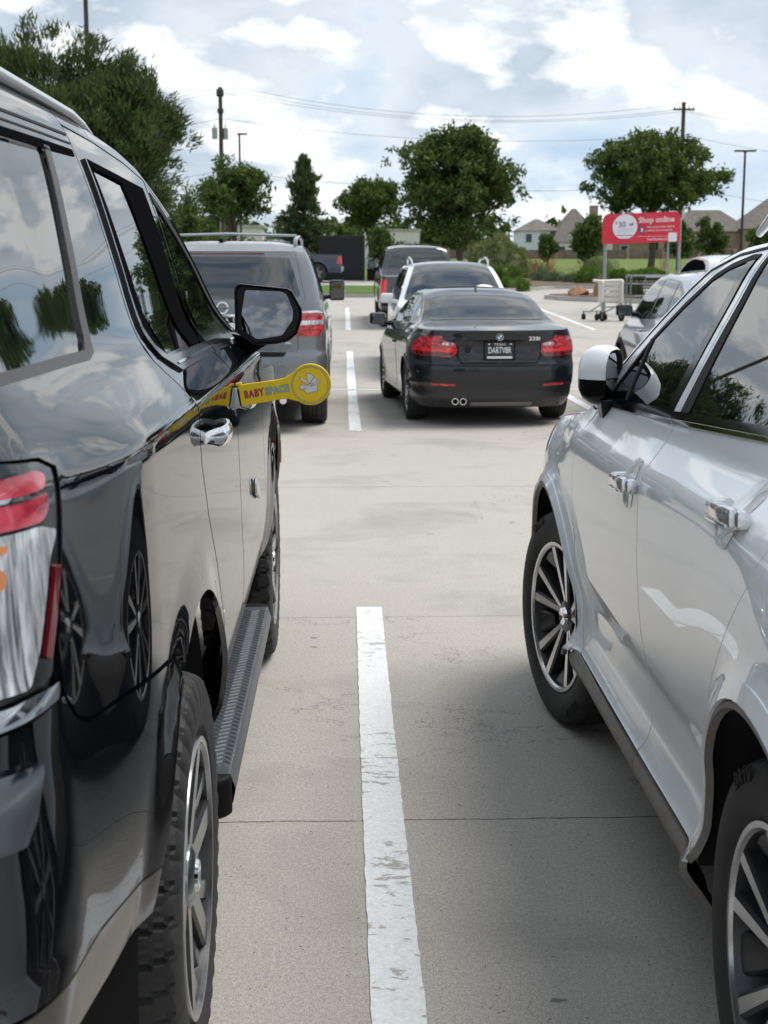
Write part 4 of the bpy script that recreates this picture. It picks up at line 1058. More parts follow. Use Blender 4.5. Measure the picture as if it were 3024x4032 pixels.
    for y0, y1 in ((.062, .93), (-1.12, .055)):
        both('belt_moulding', mpoly(y0, y1, -.014, .006), M['chrome'], .03, off=.006, fl=.010)
        both('belt_moulding', mpoly(y0, y1, -.004, .014), M['blackgloss'], .03, off=.009, fl=.008)
    # roof side and pillar
    E = edge
    both('roof_side', [(-1.20, fr(-1.20)+.004), (-.9, fr(-.9)+.004), (-.3, fr(-.3)+.004), (.112, fr(.112)+.004)] + [(y, fr(y)+.004) for y in ys_[1:]] + [(.955, 1.195), (1.03, 1.155), (1.12, 1.153)] + [(p[0], p[1]-.0002) for p in reversed(E[1:13])] + [(-2.05, 1.30), (-1.35, 1.30), (-1.1, 1.285)][:0], bp, .03, fl=.004) if False else None
    rs = [(y, fr(y)+.0045) for y in (-1.2, -.9, -.3, .11, .35, .45, .58, .72, .82, .90)] + [(.95, 1.185), (1.02, 1.156), (1.12, 1.155)] + [(p[0], p[1]) for p in reversed(E[4:13])] + [(-1.2, 1.650)]
    both('roof_side', rs, bp, .03, fl=.004)
    both('roof_seam', [(y, 1.652-.016*abs(y)) for y in ()] + [(-1.2, 1.630), (-.3, 1.650), (.10, 1.645), (.35, 1.625), (.52, 1.585), (.63, 1.526), (.75, 1.438), (.87, 1.341), (.99, 1.243), (.99, 1.236), (.87, 1.334), (.75, 1.431), (.63, 1.519), (.52, 1.578), (.35, 1.618), (.10, 1.638), (-.3, 1.643), (-1.2, 1.623)], M['rubber'], .03, off=.002, fl=.003)
    # rear quarter
    qp = [(-1.2-gap, fr(-1.2)+.004), (-1.2, 1.650)] + [(p[0], p[1]) for p in reversed(E[1:4])] + [(-2.12, 1.22), (-2.10, .785), (-1.98, .702)] + arc(ry, az, ar, 158, 0, 28) + [(-.658, .385), (-.63-gap, .402)] + [(a-gap, b) for a, b in rcut[1:]] + [(-1.10-gap, 1.28)]
    qg = rnd([(-1.24, 1.545), (-1.62, 1.40), (-1.30, 1.315), (-1.19, 1.305)], .02)
    both('quarter_panel', qp, bp, .026, [qg]); both('quarter_window', qg, M['glass'], .05, off=-.004, fl=0)
    # front wing with flare, sill cladding
    fwp = [(1.0, 1.150), (1.12, 1.150), (1.25, 1.113), (1.7, 1.058), (2.02, .99), (2.04, .80), (1.90, .56)] + arc(fy_, az, ar, 20, 178, 28) + [(.93, .402), (.843+gap, .405)] + [(a+gap, b) for a, b in fcut[::-1][1:]]
    both('front_wing', fwp, bp, .024)
    def band(cy, cz, r, w_, a0, a1, n=30):
        return arc(cy, cz, r, a0, a1, n) + arc(cy, cz, r+w_, a1, a0, n)
    both('arch_flare', band(fy_, az, ar-.002, .030, 15, 179), bp, .02, off=.0035, fl=.008)
    both('arch_flare', band(ry, az, ar-.002, .034, 3, 165), bp, .02, off=.0035, fl=.008)
    both('arch_lip', band(fy_, az, ar-.016, .012, 15, 182), M['clad'], .02, off=-.004, fl=.016)
    both('arch_lip', band(ry, az, ar-.016, .012, 2, 165), M['clad'], .02, off=-.004, fl=.016)
    cl1 = rnd([(.872, .404), (.905, .385), (.885, .235), (-.052+gap, .225), (-.055+gap, .395)], [.02, .01, .02, 0, 0])
    cl2 = [(-.058-gap, .395), (-.052-gap, .225), (-.640, .235), (-.650, .26), (-.662, .385), (-.65, .397)]
    both('sill_cladding', cl1, M['clad'], .026, off=.005, fl=.016); both('sill_cladding', cl2, M['clad'], .026, off=.005, fl=.016)
    # roof skin, screens
    k = st.k; tp = patch([(0, -.96), (k[-1], -.96), (k[-1], .96), (0, .96)], st, .07, (), 0, 0); put('roof_and_bonnet', tp, bp, T)
    put('windscreen', patch(rnd([(k[7]+.05, -.62), (k[13]-.03, -.84), (k[13]-.03, .84), (k[7]+.05, .62)], .08), st, .07, (), .003, .004), M['glass'], T)
    put('rear_window', patch(rnd([(.06, -.66), (k[2]+.05, -.62), (k[2]+.05, .62), (.06, .66)], .08), st, .07, (), .003, .004), M['glass'], T)
    def cen_(name, full, m, off=0.0, fl=.01, h=.06): return put(name, patch(full, sh, h, (), off, fl), m, T)
    cen_('tailgate', [(-2.12, 1.18), (-2.10, .78), (UR+2.10, .78), (UR+2.12, 1.18)], bp)
    cen_('rear_bumper', [(-2.09, .775), (-1.98, .694), (-1.590, .555), (-1.62, .40), (-1.66, .30), (UR+1.66, .30), (UR+1.62, .40), (UR+1.590, .555), (UR+1.98, .694), (UR+2.09, .775)], bp)
    cen_('tail_light_bar', [(-1.98, 1.02), (-2.02, .93), (UR+2.02, .93), (UR+1.98, 1.02)], M['darkred'], .006)
    cen_('front_bumper', [(2.045, .98), (2.05, .80), (1.91, .56), (1.92, .30), (UF-1.92, .30), (UF-1.91, .56), (UF-2.05, .80), (UF-2.045, .98), (UF-2.32, .85), (2.32, .85)], bp)
    cen_('grille', rnd([(2.75, .80), (2.60, .40), (UF-2.60, .40), (UF-2.75, .80)], .05), M['blackgloss'], .008)
    for s_ in (1, -1):
        gg = patch(rnd([(2.02, .96), (2.55, .84), (2.50, .74), (2.08, .82)], .03), sh, .05, (), .008, .02); put('headlamp', gg if s_ > 0 else mir(*gg), M['clearlens'], T)
    for yy_ in (ry, fy_):
        for s_ in (1, -1):
            wheel_well(T, yy_, az, ar+.010, .50, .95, s_)
            steer = .20 if yy_ > 0 else 0
            wheel(T, (s_*(.962-.120), yy_, .382), .382, .236, .258, 'lexus', s_, steer, 'road', 150,
                  [(.62, 'DRIV'), (3.9, 'DRIV')] if s_ < 0 else None)
    mb = MB(); mb.box((0, 0, .36), (1.4, 4.2, .22)); mb.build('underbody', M['liner'], T)
    # roof rails
    for s_ in (1, -1):
        mb = MB(); mb.tube([(s_*.60, -1.5, 1.665), (s_*.615, -1.35, 1.715), (s_*.62, -.5, 1.735), (s_*.62, .1, 1.725), (s_*.61, .28, 1.675)], [.012, .016, .016, .016, .010], 10); mb.build('roof_rail', M['silver2'], T, smooth=True)
    # door handles: bar on two feet over a dished cup
    for s_ in (1, -1):
        for y, z in ((.125, 1.052), (-.775, 1.128)):
            g0 = sh.pos([sh.U(y)], [z])[0]; xs = g0[0]
            hb = MB(); hb.box((s_*(xs+.027), y, z), (.024, .176, .040), bev=.0105, rx=-.06)
            hb.box((s_*(xs+.008), y+.070, z+.004), (.044, .026, .028), bev=.006); hb.box((s_*(xs+.008), y-.068, z-.004), (.044, .030, .028), bev=.006)
            ho = hb.build('door_handle', M['handle'], T, smooth=True)
            kc = MB(); kc.box((s_*(xs+.016), y-.103, z+.0062), (.030, .030, .037), bev=.010); kc.build('lock_cover', M['handle'], T, smooth=True)
            b2 = MB(); b2.box((s_*(xs+.0395), y, z-.015), (.004, .150, .005), bev=.001, rx=-.06); b2.build('handle_strip', M['chrome'], ho, smooth=True)
            cup = rnd([(y-.055, z+.060), (y+.055, z+.060), (y+.065, z), (y+.050, z-.064), (y-.050, z-.064), (y-.065, z)], .045)
            c3 = patch(cup, sh, .012, (), .0012, 0)
            P3 = c3[0]; cc = np.array([xs, y, z]); dd = edgedist(P3[:, 1:3], [tuple(q) for q in cup]); dep = .012*np.clip(dd/.03, 0, 1)**.8
            N3 = c3[2].copy()
            q_ = (P3[:, 1:3]-[y, z]); ln = np.hypot(q_[:, 0], q_[:, 1])+1e-6
            tl = .34*np.clip(1-np.abs(dd/.045-.5)*1.3, 0, 1)
            N3[:, 1] -= q_[:, 0]/ln*tl; N3[:, 2] -= q_[:, 1]/ln*tl; N3 /= np.linalg.norm(N3, axis=1)[:, None]
            P3[:, 0] -= dep*.0
            gg = (P3, c3[1], N3)
            put('handle_cup', gg if s_ > 0 else mir(*gg), bp, T)
    # mirrors: silver cap over black base, turned in towards the driver
    for s_ in (1, -1):
        piv = Vector((.866, .86, 1.262)); ph_ = rad(56)
        def X(a, b, c):          # a along the glass, b into the housing, c up
            ca, sa = math.cos(ph_), math.sin(ph_)
            return (s_*(piv.x + a*ca + b*sa*1.0 - 0), piv.y + a*sa*(-1)*(-1) + b*ca*(1), piv.z + c)
        def X(a, b, c):
            ca, sa = math.cos(ph_), math.sin(ph_)
            return (s_*(piv.x + a*ca + b*sa), piv.y - a*sa + b*ca, piv.z + c)
        out = rnd([(-.062, -.078), (-.066, .060), (-.030, .092), (.040, .084), (.066, .040), (.062, -.060), (.030, -.082)], .022, 4)
        out = dens(out, .008)
        rings = [(0, .93), (.004, 1.0), (.03, 1.04), (.06, 1.0), (.085, .86), (.10, .62), (.107, .30)]
        def head(name, m, zlo, zhi, par, ex=1.0):
            n = len(out); v = []; f = []
            for b, q in rings:
                for p in out:
                    zc_ = p[1]*q*ex*(1 + .10*(p[1] > 0)*b/.1); v.append(X(p[0]*q*ex, b, min(max(zc_, zlo), zhi)))
            for r_ in range(len(rings)-1):
                for i in range(n): f.append((r_*n+i, r_*n+(i+1) % n, (r_+1)*n+(i+1) % n, (r_+1)*n+i))
            f.append(tuple((len(rings)-1)*n+i for i in range(n)))
            return MB().add(v, f).build(name, m, par, smooth=True)
        base = head('door_mirror', M['matblack'], -.2, -.004, T)
        head('mirror_cap', bp, -.004, .2, base, 1.02)
        n = len(out); mb = MB()
        mb.add([X(p[0]*.95, -.001, p[1]*.95) for p in out] + [X(p[0]*.80, .010, p[1]*.82) for p in out], [(i, (i+1) % n, n+(i+1) % n, n+i) for i in range(n)])
        mb.build('mirror_bezel', M['blacktrim'], base)
        mb = MB(); mb.add([X(p[0]*.80, .009, p[1]*.82) for p in out], [tuple(range(n))]); mb.build('mirror_glass', mat('silvered_glass', (.42, .44, .46), .01, metal=1.0), base)
        mb = MB(); a_ = [(.840, .80, 1.200), (.840, .92, 1.200), (.915, .90, 1.198), (.915, .80, 1.198)]; b_ = [(.858, .86, 1.115), (.858, .925, 1.110), (.890, .920, 1.105), (.890, .865, 1.100)]
        mb.add([(s_*p[0], p[1], p[2]) for p in a_ + b_], [(0, 1, 2, 3), (7, 6, 5, 4)] + [(i, (i+1) % 4, 4+(i+1) % 4, 4+i) for i in range(4)])
        o = mb.build('mirror_arm', M['matblack'], base, smooth=True); setbevel(o, .006, 3)
    return T
build_lexus()
# ---------------------------------------------------------------- the other vehicles, one builder
def vehicle(name, label, cat, loc, rz, paint, sp, group=None, rx=0.0, h=.07, trunk=False):
    T = thing(name, label, cat, loc, rz, group); T.rotation_euler = (rx, 0, rz) if abs(rz) < 1 else (-rx, 0, rz)
    W, R, F = sp['W'], sp['R'], sp['F']
    sh = Shell(W, R, F, sp['rc'], sp['fc'], sp['knots'], [arch_bump(y, sp['az'], sp['ar']-.02, .09, .014) for y in sp['ax']])
    st = Strip(sh, sp['edge'], sp['cen'], sp.get('p', 3.0)); UR, UF = 2*sh.ur, 2*sh.uf
    e = sp['edge']; ar, az = sp['ar'], sp['az']; z0 = sp['z0']
    poly = [(sh.ur, z0)]
    for y in sp['ax']:
        a_ = math.degrees(math.asin(max(-1, min(1, (z0-az)/ar))))
        poly += arc(y, az, ar, 180-a_, a_, 20)
    poly += [(sh.uf, z0), (sh.uf, e[-1][1])]
    poly += [(float(sh.U(a)), b) for a, b in dens([(float(q[0]), q[1]) for q in reversed(e)], .15)[:] if b <= 9][0:]
    # follow the spline exactly along the top edge
    poly = poly[:-1] if False else poly
    tt = np.linspace(st.L, 0, 60); poly = [(sh.ur, z0)]
    for y in sp['ax']:
        a_ = math.degrees(math.asin(max(-1, min(1, (z0-az)/ar))))
        poly += arc(y, az, ar, 180-a_, a_, 20)
    poly += [(sh.uf, z0), (sh.uf, float(st.ez(st.L)))]
    poly += [(float(sh.U(st.ey(t))), float(st.ez(t))) for t in tt] + [(sh.ur, float(st.ez(0)))]
    gs = patch(poly, sh, h, (), 0, .01); k = st.k
    gt = patch([(0, -W), (st.L, -W), (st.L, W), (0, W)], st, h, (), 0, 0)
    body = put('body', join(gs, mir(*gs), gt), paint, T)
    def both(nm, q, m, off=.004, fl=.006, hh=None, par=T):
        q = [(float(sh.U(a)), b) for a, b in q]; gg = patch(q, sh, hh or h, (), off, fl); a = put(nm, gg, m, par); b = put(nm, mir(*gg), m, par); return a, b
    def xz(q, rear=True): return [(float(sh.UX(a, rear)), b) for a, b in q]
    def rear_(nm, q, m, off=.004, fl=.006, hh=None, par=T, rear=True): return put(nm, patch(xz(q, rear), sh, hh or h, (), off, fl), m, par)
    def pair(nm, q, m, off=.004, fl=.006, hh=None, par=T, rear=True):
        gg = patch(xz(q, rear), sh, hh or .05, (), off, fl); return put(nm, gg, m, par), put(nm, mir(*gg), m, par)
    def top_(nm, i0, i1, w0, w1, m, r=.06, off=.004):
        def ka(i): j = int(i); return k[j] + (k[min(j+1, len(k)-1)]-k[j])*(i-j)
        return put(nm, patch(rnd([(ka(i0), -w0), (ka(i1), -w1), (ka(i1), w1), (ka(i0), w0)], r), st, h*.8, (), off, .004), m, T)
    if 'dlo' in sp: both('window_surround', sp['dlo'], sp.get('dlom', M['blackgloss']), .003)
    for q in sp['win']: both('side_window', q, M['glass2'] if sp.get('lightglass') else M['glass'], .006)
    for nm, q in sp.get('doors', []):
        c = np.mean(q, 0); both('door_gap', [tuple(c + (np.array(p)-c)*(1+.008)) for p in q], M['shadowgap'], .0008, 0)
        ds = both(nm, q, paint, .0022, .002)
    for q in sp.get('handles', []):
        for s_ in (1, -1):
            g0 = sh.pos([sh.U(q[0])], [q[1]])[0]; mb = MB(); mb.box((s_*(g0[0]+.014), q[0], q[1]), (.022, .19, .026), bev=.008); mb.build('door_handle', sp.get('hm', paint), T, smooth=True)
    R_, tw, rr = sp['tyre']
    for y in sp['ax']:
        for s_ in (1, -1):
            wheel_well(T, y, az, ar+.01, W*.5, W-.02, s_)
            wheel(T, (s_*(W-.015-tw/2), y, R_), R_, tw, rr, sp['wheel'], s_, 0, 'road', 48)
    MB().box((0, (F-R)/2, z0+.10), (W*1.5, (R+F)*.9, .16)).build('underbody', M['liner'], T)
    mm = sp['mirror']
    for s_ in (1, -1):
        mb = MB(); mb.box((s_*(mm[0]), mm[1], mm[2]), (mm[3], .13, mm[4]), bev=.035); mb.tube([(s_*(W-.10), mm[1]+.03, mm[2]-mm[4]*.35), (s_*(mm[0]-mm[3]*.3), mm[1]+.02, mm[2]-mm[4]*.3)], [.03, .025], 8)
        mo = mb.build('door_mirror', sp.get('mm', paint), T, smooth=True)
        MB().box((s_*mm[0], mm[1]-.066, mm[2]), (mm[3]*.84, .006, mm[4]*.80), bev=.0025).build('mirror_glass', M['glass2'], mo)
    def at_rear(x, z, off=.01):
        p = sh.pos([float(sh.UX(x))], [z], off)[0]; return (float(p[0]), float(p[1]), z)
    return T, sh, st, both, rear_, pair, top_, at_rear

def prof(*a): return list(a)
sedan = dict(W=.885, R=2.305, F=2.125, rc=(.72, 2.75), fc=(.8, 2.6), az=.325, ar=.362, ax=(-1.345, 1.345), z0=.20, tyre=(.328, .235, .235), wheel='vee',
    knots=[('r', prof((.18,-.10),(.26,-.05),(.30,-.03),(.40,-.018),(.455,.0),(.60,.008),(.635,.004),(.66,-.030),(.72,-.052),(.86,-.060),(.885,-.050),(.94,-.050),(.985,-.036),(1.0,-.040),(1.3,-.2))),
           (-2.05, prof((.18,-.11),(.26,-.05),(.30,-.03),(.40,-.018),(.455,.0),(.60,.006),(.64,.000),(.68,-.012),(.80,-.02),(.90,-.03),(.97,-.045),(1.0,-.055),(1.3,-.2))),
           (-1.5, prof((.18,-.11),(.28,-.04),(.40,-.012),(.60,.0),(.72,.004),(.80,.0),(.86,-.012),(.94,-.045),(1.0,-.095),(1.04,-.15),(1.2,-.26),(1.32,-.32),(1.42,-.40))),
           (-.7, prof((.18,-.09),(.26,-.02),(.34,-.03),(.50,-.012),(.66,-.004),(.79,.0),(.81,-.008),(.88,-.035),(.94,-.07),(.97,-.095),(1.1,-.17),(1.25,-.255),(1.35,-.315),(1.42,-.39))),
           (1.0, prof((.18,-.09),(.26,-.02),(.34,-.03),(.50,-.012),(.66,-.004),(.79,.0),(.81,-.008),(.88,-.035),(.94,-.07),(.97,-.095),(1.1,-.17),(1.25,-.255),(1.35,-.315),(1.42,-.39))),
           (1.7, prof((.18,-.1),(.3,-.02),(.6,0),(.75,-.02),(.85,-.08),(.95,-.2),(1.4,-.6))), ('f', prof((.18,-.1),(.3,-.02),(.5,0),(.65,-.02),(.8,-.1),(1.4,-.6)))],
    edge=[(-2.06,.992),(-1.75,1.018),(-1.48,1.055),(-1.15,1.185),(-.85,1.292),(-.5,1.348),(0,1.365),(.25,1.335),(.55,1.225),(.85,1.08),(1.02,.985),(1.5,.93),(1.85,.82),(1.98,.68)],
    cen=[(-2.268,.992),(-1.87,1.040),(-1.62,1.068),(-1.25,1.225),(-.9,1.340),(-.5,1.402),(0,1.418),(.35,1.39),(.68,1.27),(.98,1.12),(1.15,1.02),(1.65,.97),(2.0,.86),(2.105,.68)],
    win=[[(-1.13,1.075),(-.98,1.19),(-.72,1.285),(-.40,1.318),(-.42,1.00),(-.9,1.01)], [(-.36,1.32),(.0,1.335),(.22,1.305),(.50,1.20),(.83,.998),(-.38,.995)]],
    dlo=[(-1.25,1.06),(-1.0,1.215),(-.72,1.305),(-.4,1.336),(.0,1.35),(.25,1.32),(.53,1.21),(.92,.985),(-.95,.992)],
    doors=[('door', [(-.38,.985),(.86,.975),(.80,.80),(.84,.40),(.76,.28),(-.30,.28),(-.48,.50),(-.44,.80)])], handles=[(-.26,.80)],
    mirror=(.985,.70,1.02,.20,.15))
suv = dict(W=1.015, R=2.67, F=2.60, rc=(.55, 3.4), fc=(.8, 3.0), az=.40, ar=.47, ax=(-1.54, 1.54), z0=.34, tyre=(.40, .275, .255), wheel='five',
    knots=[('r', prof((.3,-.10),(.40,-.05),(.48,0),(.62,.01),(.74,.0),(.77,-.03),(.80,-.06),(.95,-.06),(1.25,-.07),(1.36,-.085),(1.72,-.19),(1.80,-.20),(1.9,-.3))),
           (-2.35, prof((.3,-.12),(.42,-.05),(.55,0),(.74,.0),(.80,-.015),(1.1,-.015),(1.25,-.03),(1.4,-.07),(1.7,-.165),(1.80,-.22),(1.92,-.32))),
           (-1.6, prof((.3,-.10),(.42,-.03),(.60,.0),(1.0,.0),(1.15,-.015),(1.26,-.06),(1.32,-.085),(1.6,-.16),(1.80,-.225),(1.86,-.27),(1.92,-.34))),
           (1.2, prof((.3,-.10),(.42,-.03),(.60,.0),(1.0,.0),(1.15,-.015),(1.26,-.06),(1.32,-.085),(1.6,-.16),(1.80,-.225),(1.86,-.27),(1.92,-.34))),
           (2.1, prof((.3,-.1),(.6,0),(.9,0),(1.05,-.04),(1.2,-.15),(1.9,-.6))), ('f', prof((.3,-.1),(.6,0),(.9,0),(1.05,-.04),(1.2,-.15),(1.9,-.6)))],
    edge=[(-2.42,1.78),(-2.2,1.825),(-1.5,1.85),(-.3,1.855),(.2,1.825),(.5,1.72),(.85,1.5),(1.15,1.27),(1.5,1.2),(2.1,1.12),(2.35,.95)],
    cen=[(-2.475,1.78),(-2.2,1.865),(-1.5,1.90),(-.3,1.91),(.3,1.89),(.6,1.80),(.98,1.57),(1.3,1.33),(1.65,1.25),(2.3,1.17),(2.56,.95)],
    win=[[(-2.30,1.33),(-1.62,1.33),(-1.62,1.70),(-2.18,1.68)], [(-1.54,1.33),(-.50,1.33),(-.50,1.74),(-1.54,1.71)], [(-.42,1.33),(.86,1.33),(.62,1.52),(.30,1.72),(-.42,1.74)]],
    dlo=[(-2.38,1.31),(.95,1.31),(.64,1.55),(.32,1.755),(-.42,1.775),(-2.2,1.725)],
    doors=[('rear_door', [(-1.58,1.30),(-.46,1.30),(-.46,.48),(-1.05,.48),(-1.16,.80),(-1.50,1.0)]), ('front_door', [(-.44,1.30),(.92,1.28),(.95,.48),(-.44,.48)])],
    handles=[(-1.35,1.10),(-.25,1.08)], mirror=(1.10,.92,1.36,.19,.25))
cuv = dict(W=.93, R=2.28, F=2.34, rc=(.6, 2.8), fc=(.85, 2.6), az=.36, ar=.42, ax=(-1.33, 1.33), z0=.24, tyre=(.36, .235, .235), wheel='five',
    knots=[('r', prof((.2,-.1),(.35,0),(.7,0),(.95,-.03),(1.15,-.08),(1.4,-.2),(1.7,-.5))), (-2.0, prof((.2,-.1),(.35,0),(.7,0),(.95,-.02),(1.1,-.05),(1.3,-.13),(1.6,-.27),(1.7,-.4))),
           (-1.4, prof((.2,-.10),(.33,-.01),(.5,-.01),(.75,.0),(.95,.0),(1.03,-.02),(1.10,-.06),(1.3,-.13),(1.5,-.21),(1.6,-.27),(1.68,-.36))),
           (1.1, prof((.2,-.10),(.33,-.01),(.42,-.03),(.6,-.025),(.8,-.004),(.93,.0),(1.0,-.025),(1.07,-.065),(1.3,-.15),(1.5,-.23),(1.6,-.28),(1.68,-.36))),
           (1.75, prof((.2,-.1),(.35,0),(.7,.0),(.84,-.03),(.95,-.12),(1.1,-.3),(1.7,-.8))), ('f', prof((.2,-.1),(.35,0),(.65,0),(.8,-.05),(.95,-.2),(1.7,-.8)))],
    edge=[(-2.0,1.12),(-1.90,1.35),(-1.65,1.54),(-1.2,1.60),(-.3,1.625),(.1,1.60),(.45,1.50),(.75,1.32),(1.0,1.13),(1.15,1.05),(1.7,.97),(2.0,.87),(2.08,.72)],
    cen=[(-2.21,1.12),(-2.05,1.38),(-1.8,1.60),(-1.2,1.65),(-.3,1.68),(.2,1.655),(.6,1.55),(.95,1.36),(1.2,1.18),(1.35,1.09),(1.85,1.02),(2.18,.90),(2.31,.72)],
    dlo=[(-1.72,1.28),(-1.5,1.45),(-1.1,1.555),(-.3,1.585),(.1,1.56),(.43,1.465),(.72,1.295),(.93,1.09),(-.3,1.11),(-1.3,1.18)],
    win=[[(-1.60,1.30),(-1.42,1.44),(-1.17,1.50),(-1.10,1.20)], [(-1.04,1.20),(-1.08,1.53),(-.32,1.56),(-.24,1.14)], [(-.15,1.13),(-.22,1.56),(.09,1.54),(.41,1.445),(.68,1.29),(.82,1.115)]],
    doors=[('rear_door', [(-1.10,1.19),(-.21,1.125),(-.21,.42),(-.75,.42),(-.86,.75),(-1.08,.95)]), ('front_door', [(-.19,1.12),(.90,1.075),(.84,.8),(.86,.42),(-.19,.42)])],
    handles=[(-.92,1.0),(-.02,.97)], mirror=(1.02,.68,1.13,.20,.15))
pick = dict(W=.965, R=2.85, F=2.72, rc=(.35, 4.5), fc=(.75, 3.2), az=.42, ar=.48, ax=(-1.70, 1.70), z0=.42, tyre=(.42, .27, .24), wheel='five', p=3.5,
    knots=[('r', prof((.4,-.05),(.5,0),(.68,.02),(.72,-.04),(1.15,-.05),(1.3,-.06),(1.9,-.1))), (-2.6, prof((.4,-.05),(.5,0),(.7,0),(1.2,-.03),(1.3,-.04),(1.9,-.3))),
           (-.6, prof((.4,-.06),(.5,-.01),(.8,0),(1.1,-.01),(1.22,-.04),(1.3,-.10),(1.6,-.20),(1.8,-.29),(1.87,-.36))),
           (1.3, prof((.4,-.06),(.5,-.01),(.8,0),(1.1,-.01),(1.22,-.05),(1.3,-.08),(1.6,-.16),(1.8,-.24),(1.87,-.32))),
           (2.2, prof((.4,-.06),(.6,0),(.95,0),(1.1,-.08),(1.9,-.5))), ('f', prof((.4,-.06),(.6,0),(.95,0),(1.1,-.08),(1.9,-.5)))],
    edge=[(-2.78,1.20),(-1.9,1.23),(-.72,1.25),(-.60,1.30),(-.50,1.62),(-.38,1.76),(.5,1.80),(.85,1.72),(1.35,1.38),(1.55,1.22),(2.2,1.12),(2.5,.98)],
    cen=[(-2.795,1.20),(-1.9,1.20),(-.74,1.20),(-.66,1.28),(-.56,1.64),(-.42,1.81),(.5,1.86),(.95,1.77),(1.45,1.42),(1.7,1.24),(2.3,1.17),(2.68,.98)],
    dlo=[(-.50,1.27),(-.44,1.68),(-.30,1.73),(.48,1.755),(.80,1.68),(1.26,1.33),(1.30,1.26)],
    win=[[(-.42,1.30),(-.38,1.66),(-.28,1.70),(.22,1.715),(.20,1.29)], [(.28,1.29),(.28,1.72),(.50,1.73),(.76,1.66),(1.20,1.30)]],
    doors=[('rear_door', [(-.55,1.26),(.24,1.26),(.24,.52),(-.50,.52)]), ('front_door', [(.26,1.26),(1.36,1.24),(1.30,.52),(.26,.52)])], handles=[(-.30,1.08),(.45,1.07)],
    mirror=(1.06,1.10,1.33,.20,.17), mm=None)
pick['mm'] = M['blacktrim']; suv['mm'] = M['blackgloss']; suv['hm'] = M['chrome']

# --- dark coupe ahead in the middle
sedan2 = dict(sedan); sedan2['mm'] = M['bmwpaint']
T, sh, st, both, rear_, pair, top_, ar_ = vehicle('dark_coupe', 'dark graphite coupe seen from behind in the middle, black number plate and twin exhaust', 'coupe', (1.447, 16.50, 0), .066, M['bmwpaint'], sedan2, h=.05)
top_('rear_window', 2.12, 4.45, .77, .74, M['glass2'], .07)
top_('windscreen', 7.1, 9.9, .56, .68, M['glass'])
rear_('boot_gap', [(.452,.985),(.452,.725),(.40,.652),(-.40,.652),(-.452,.725),(-.452,.985)], M['shadowgap'], .0008, 0)
lid = rear_('boot_lid', [(.60,.986),(.56,.90),(.436,.87),(.436,.74),(.386,.666),(-.386,.666),(-.436,.74),(-.436,.87),(-.56,.90),(-.60,.986)], M['bmwpaint'], .003, .003)
rear_('bumper_seam', [(.74,.640),(-.74,.640),(-.74,.632),(.74,.632)], M['shadowgap'], .001, 0)
lp = [(.604,.936),(.80,.925),(.872,.86),(.868,.76),(.83,.735),(.50,.722),(.440,.765),(.455,.862),(.575,.885)]
for ob in pair('tail_lamp', rnd(lp, .02), M['redlens'], .007, .012, .03): pass
pair('lamp_light_bar', rnd([(.468,.800),(.86,.812),(.865,.782),(.475,.772)], .01), M['redlit'], .0095, .002, .02)
pair('lamp_base', rnd([(.480,.765),(.855,.775),(.83,.744),(.51,.730)], .01), M['darkred'], .0092, .002, .02)
pair('reversing_lamp', rnd([(.470,.862),(.580,.874),(.600,.846),(.480,.834)], .008), M['clearlens'], .0095, .002, .02)
pair('reflector', rnd([(.455,.446),(.700,.452),(.700,.430),(.455,.424)], .008), M['redlens'], .004, .004, .03)
rear_('diffuser', [(.70,.335),(.60,.205),(-.60,.205),(-.70,.335),(-.45,.375),(.45,.375)], mat('bumper_insert', (.014, .015, .018), .4, coat=.3), .004, .004)
rear_('lip_trim', [(.36,.262),(.36,.225),(-.30,.225),(-.30,.262)], mat('satin_bronze_trim', (.16, .14, .125), .5), .008, .004)
for x in (-.455, -.375):
    p = ar_(x, .272, .0); mb = MB(); mb.lathe([(0, .029), (-.075, .035), (-.075, .028), (.0, .026)], 24, 'Y', (x, p[1]+.02, .270)); mb.build('exhaust_tip', M['chrome'], T, smooth=True)
    MB().lathe([(0, .001), (0, .027)], 16, 'Y', (x, p[1]-.01, .270)).build('exhaust_bore', M['liner'], T)
p = ar_(0, .785, .012); pl = MB().box((0, p[1]-.006, .785), (.306, .008, .168), bev=.003).build('number_plate', M['plate'], T)
fr_ = MB()
for c_, d_ in (((0, p[1]-.010, .872), (.318, .010, .010)), ((0, p[1]-.010, .698), (.318, .010, .010)), ((-.156, p[1]-.010, .785), (.010, .010, .18)), ((.156, p[1]-.010, .785), (.010, .010, .18))): fr_.box(c_, d_)
fr_.build('plate_frame', M['blacktrim'], pl)
text_mesh('plate_number', 'DARTV8R', .088, M['platewhite'], pl, (0, p[1]-.0115, .788), (math.pi/2, 0, 0), .0012, .0006, sx=.62, space=1.02)
text_mesh('plate_state', 'TEXAS', .030, M['platewhite'], pl, (0, p[1]-.0115, .850), (math.pi/2, 0, 0), .0006, .0006, sx=1.05, space=1.35)
MB().box((0, p[1]-.0115, .718), (.26, .002, .022)).box((-.11, p[1]-.0115, .853), (.016, .002, .014)).box((.115, p[1]-.0115, .853), (.018, .002, .012), ).build('plate_strip', M['platewhite'], pl)
p = ar_(0, .925, .006)
em = MB().lathe([(-.008, .001), (-.010, .036), (0, .039)], 40, 'Y', (0, p[1], .925)).build('roundel', M['blackgloss'], T, smooth=True)
mb = MB()
for a0, mi in ((0, 0), (1, 1), (2, 0), (3, 1)):
    v = [(0, p[1]-.011, .925)] + [(.024*math.cos(a), p[1]-.011, .925+.024*math.sin(a)) for a in np.linspace(a0*math.pi/2, (a0+1)*math.pi/2, 8)]
    mb.add(v, [tuple(range(9))], mi)
mb.build('roundel_field', [M['letter'], M['roundelblue']], em)
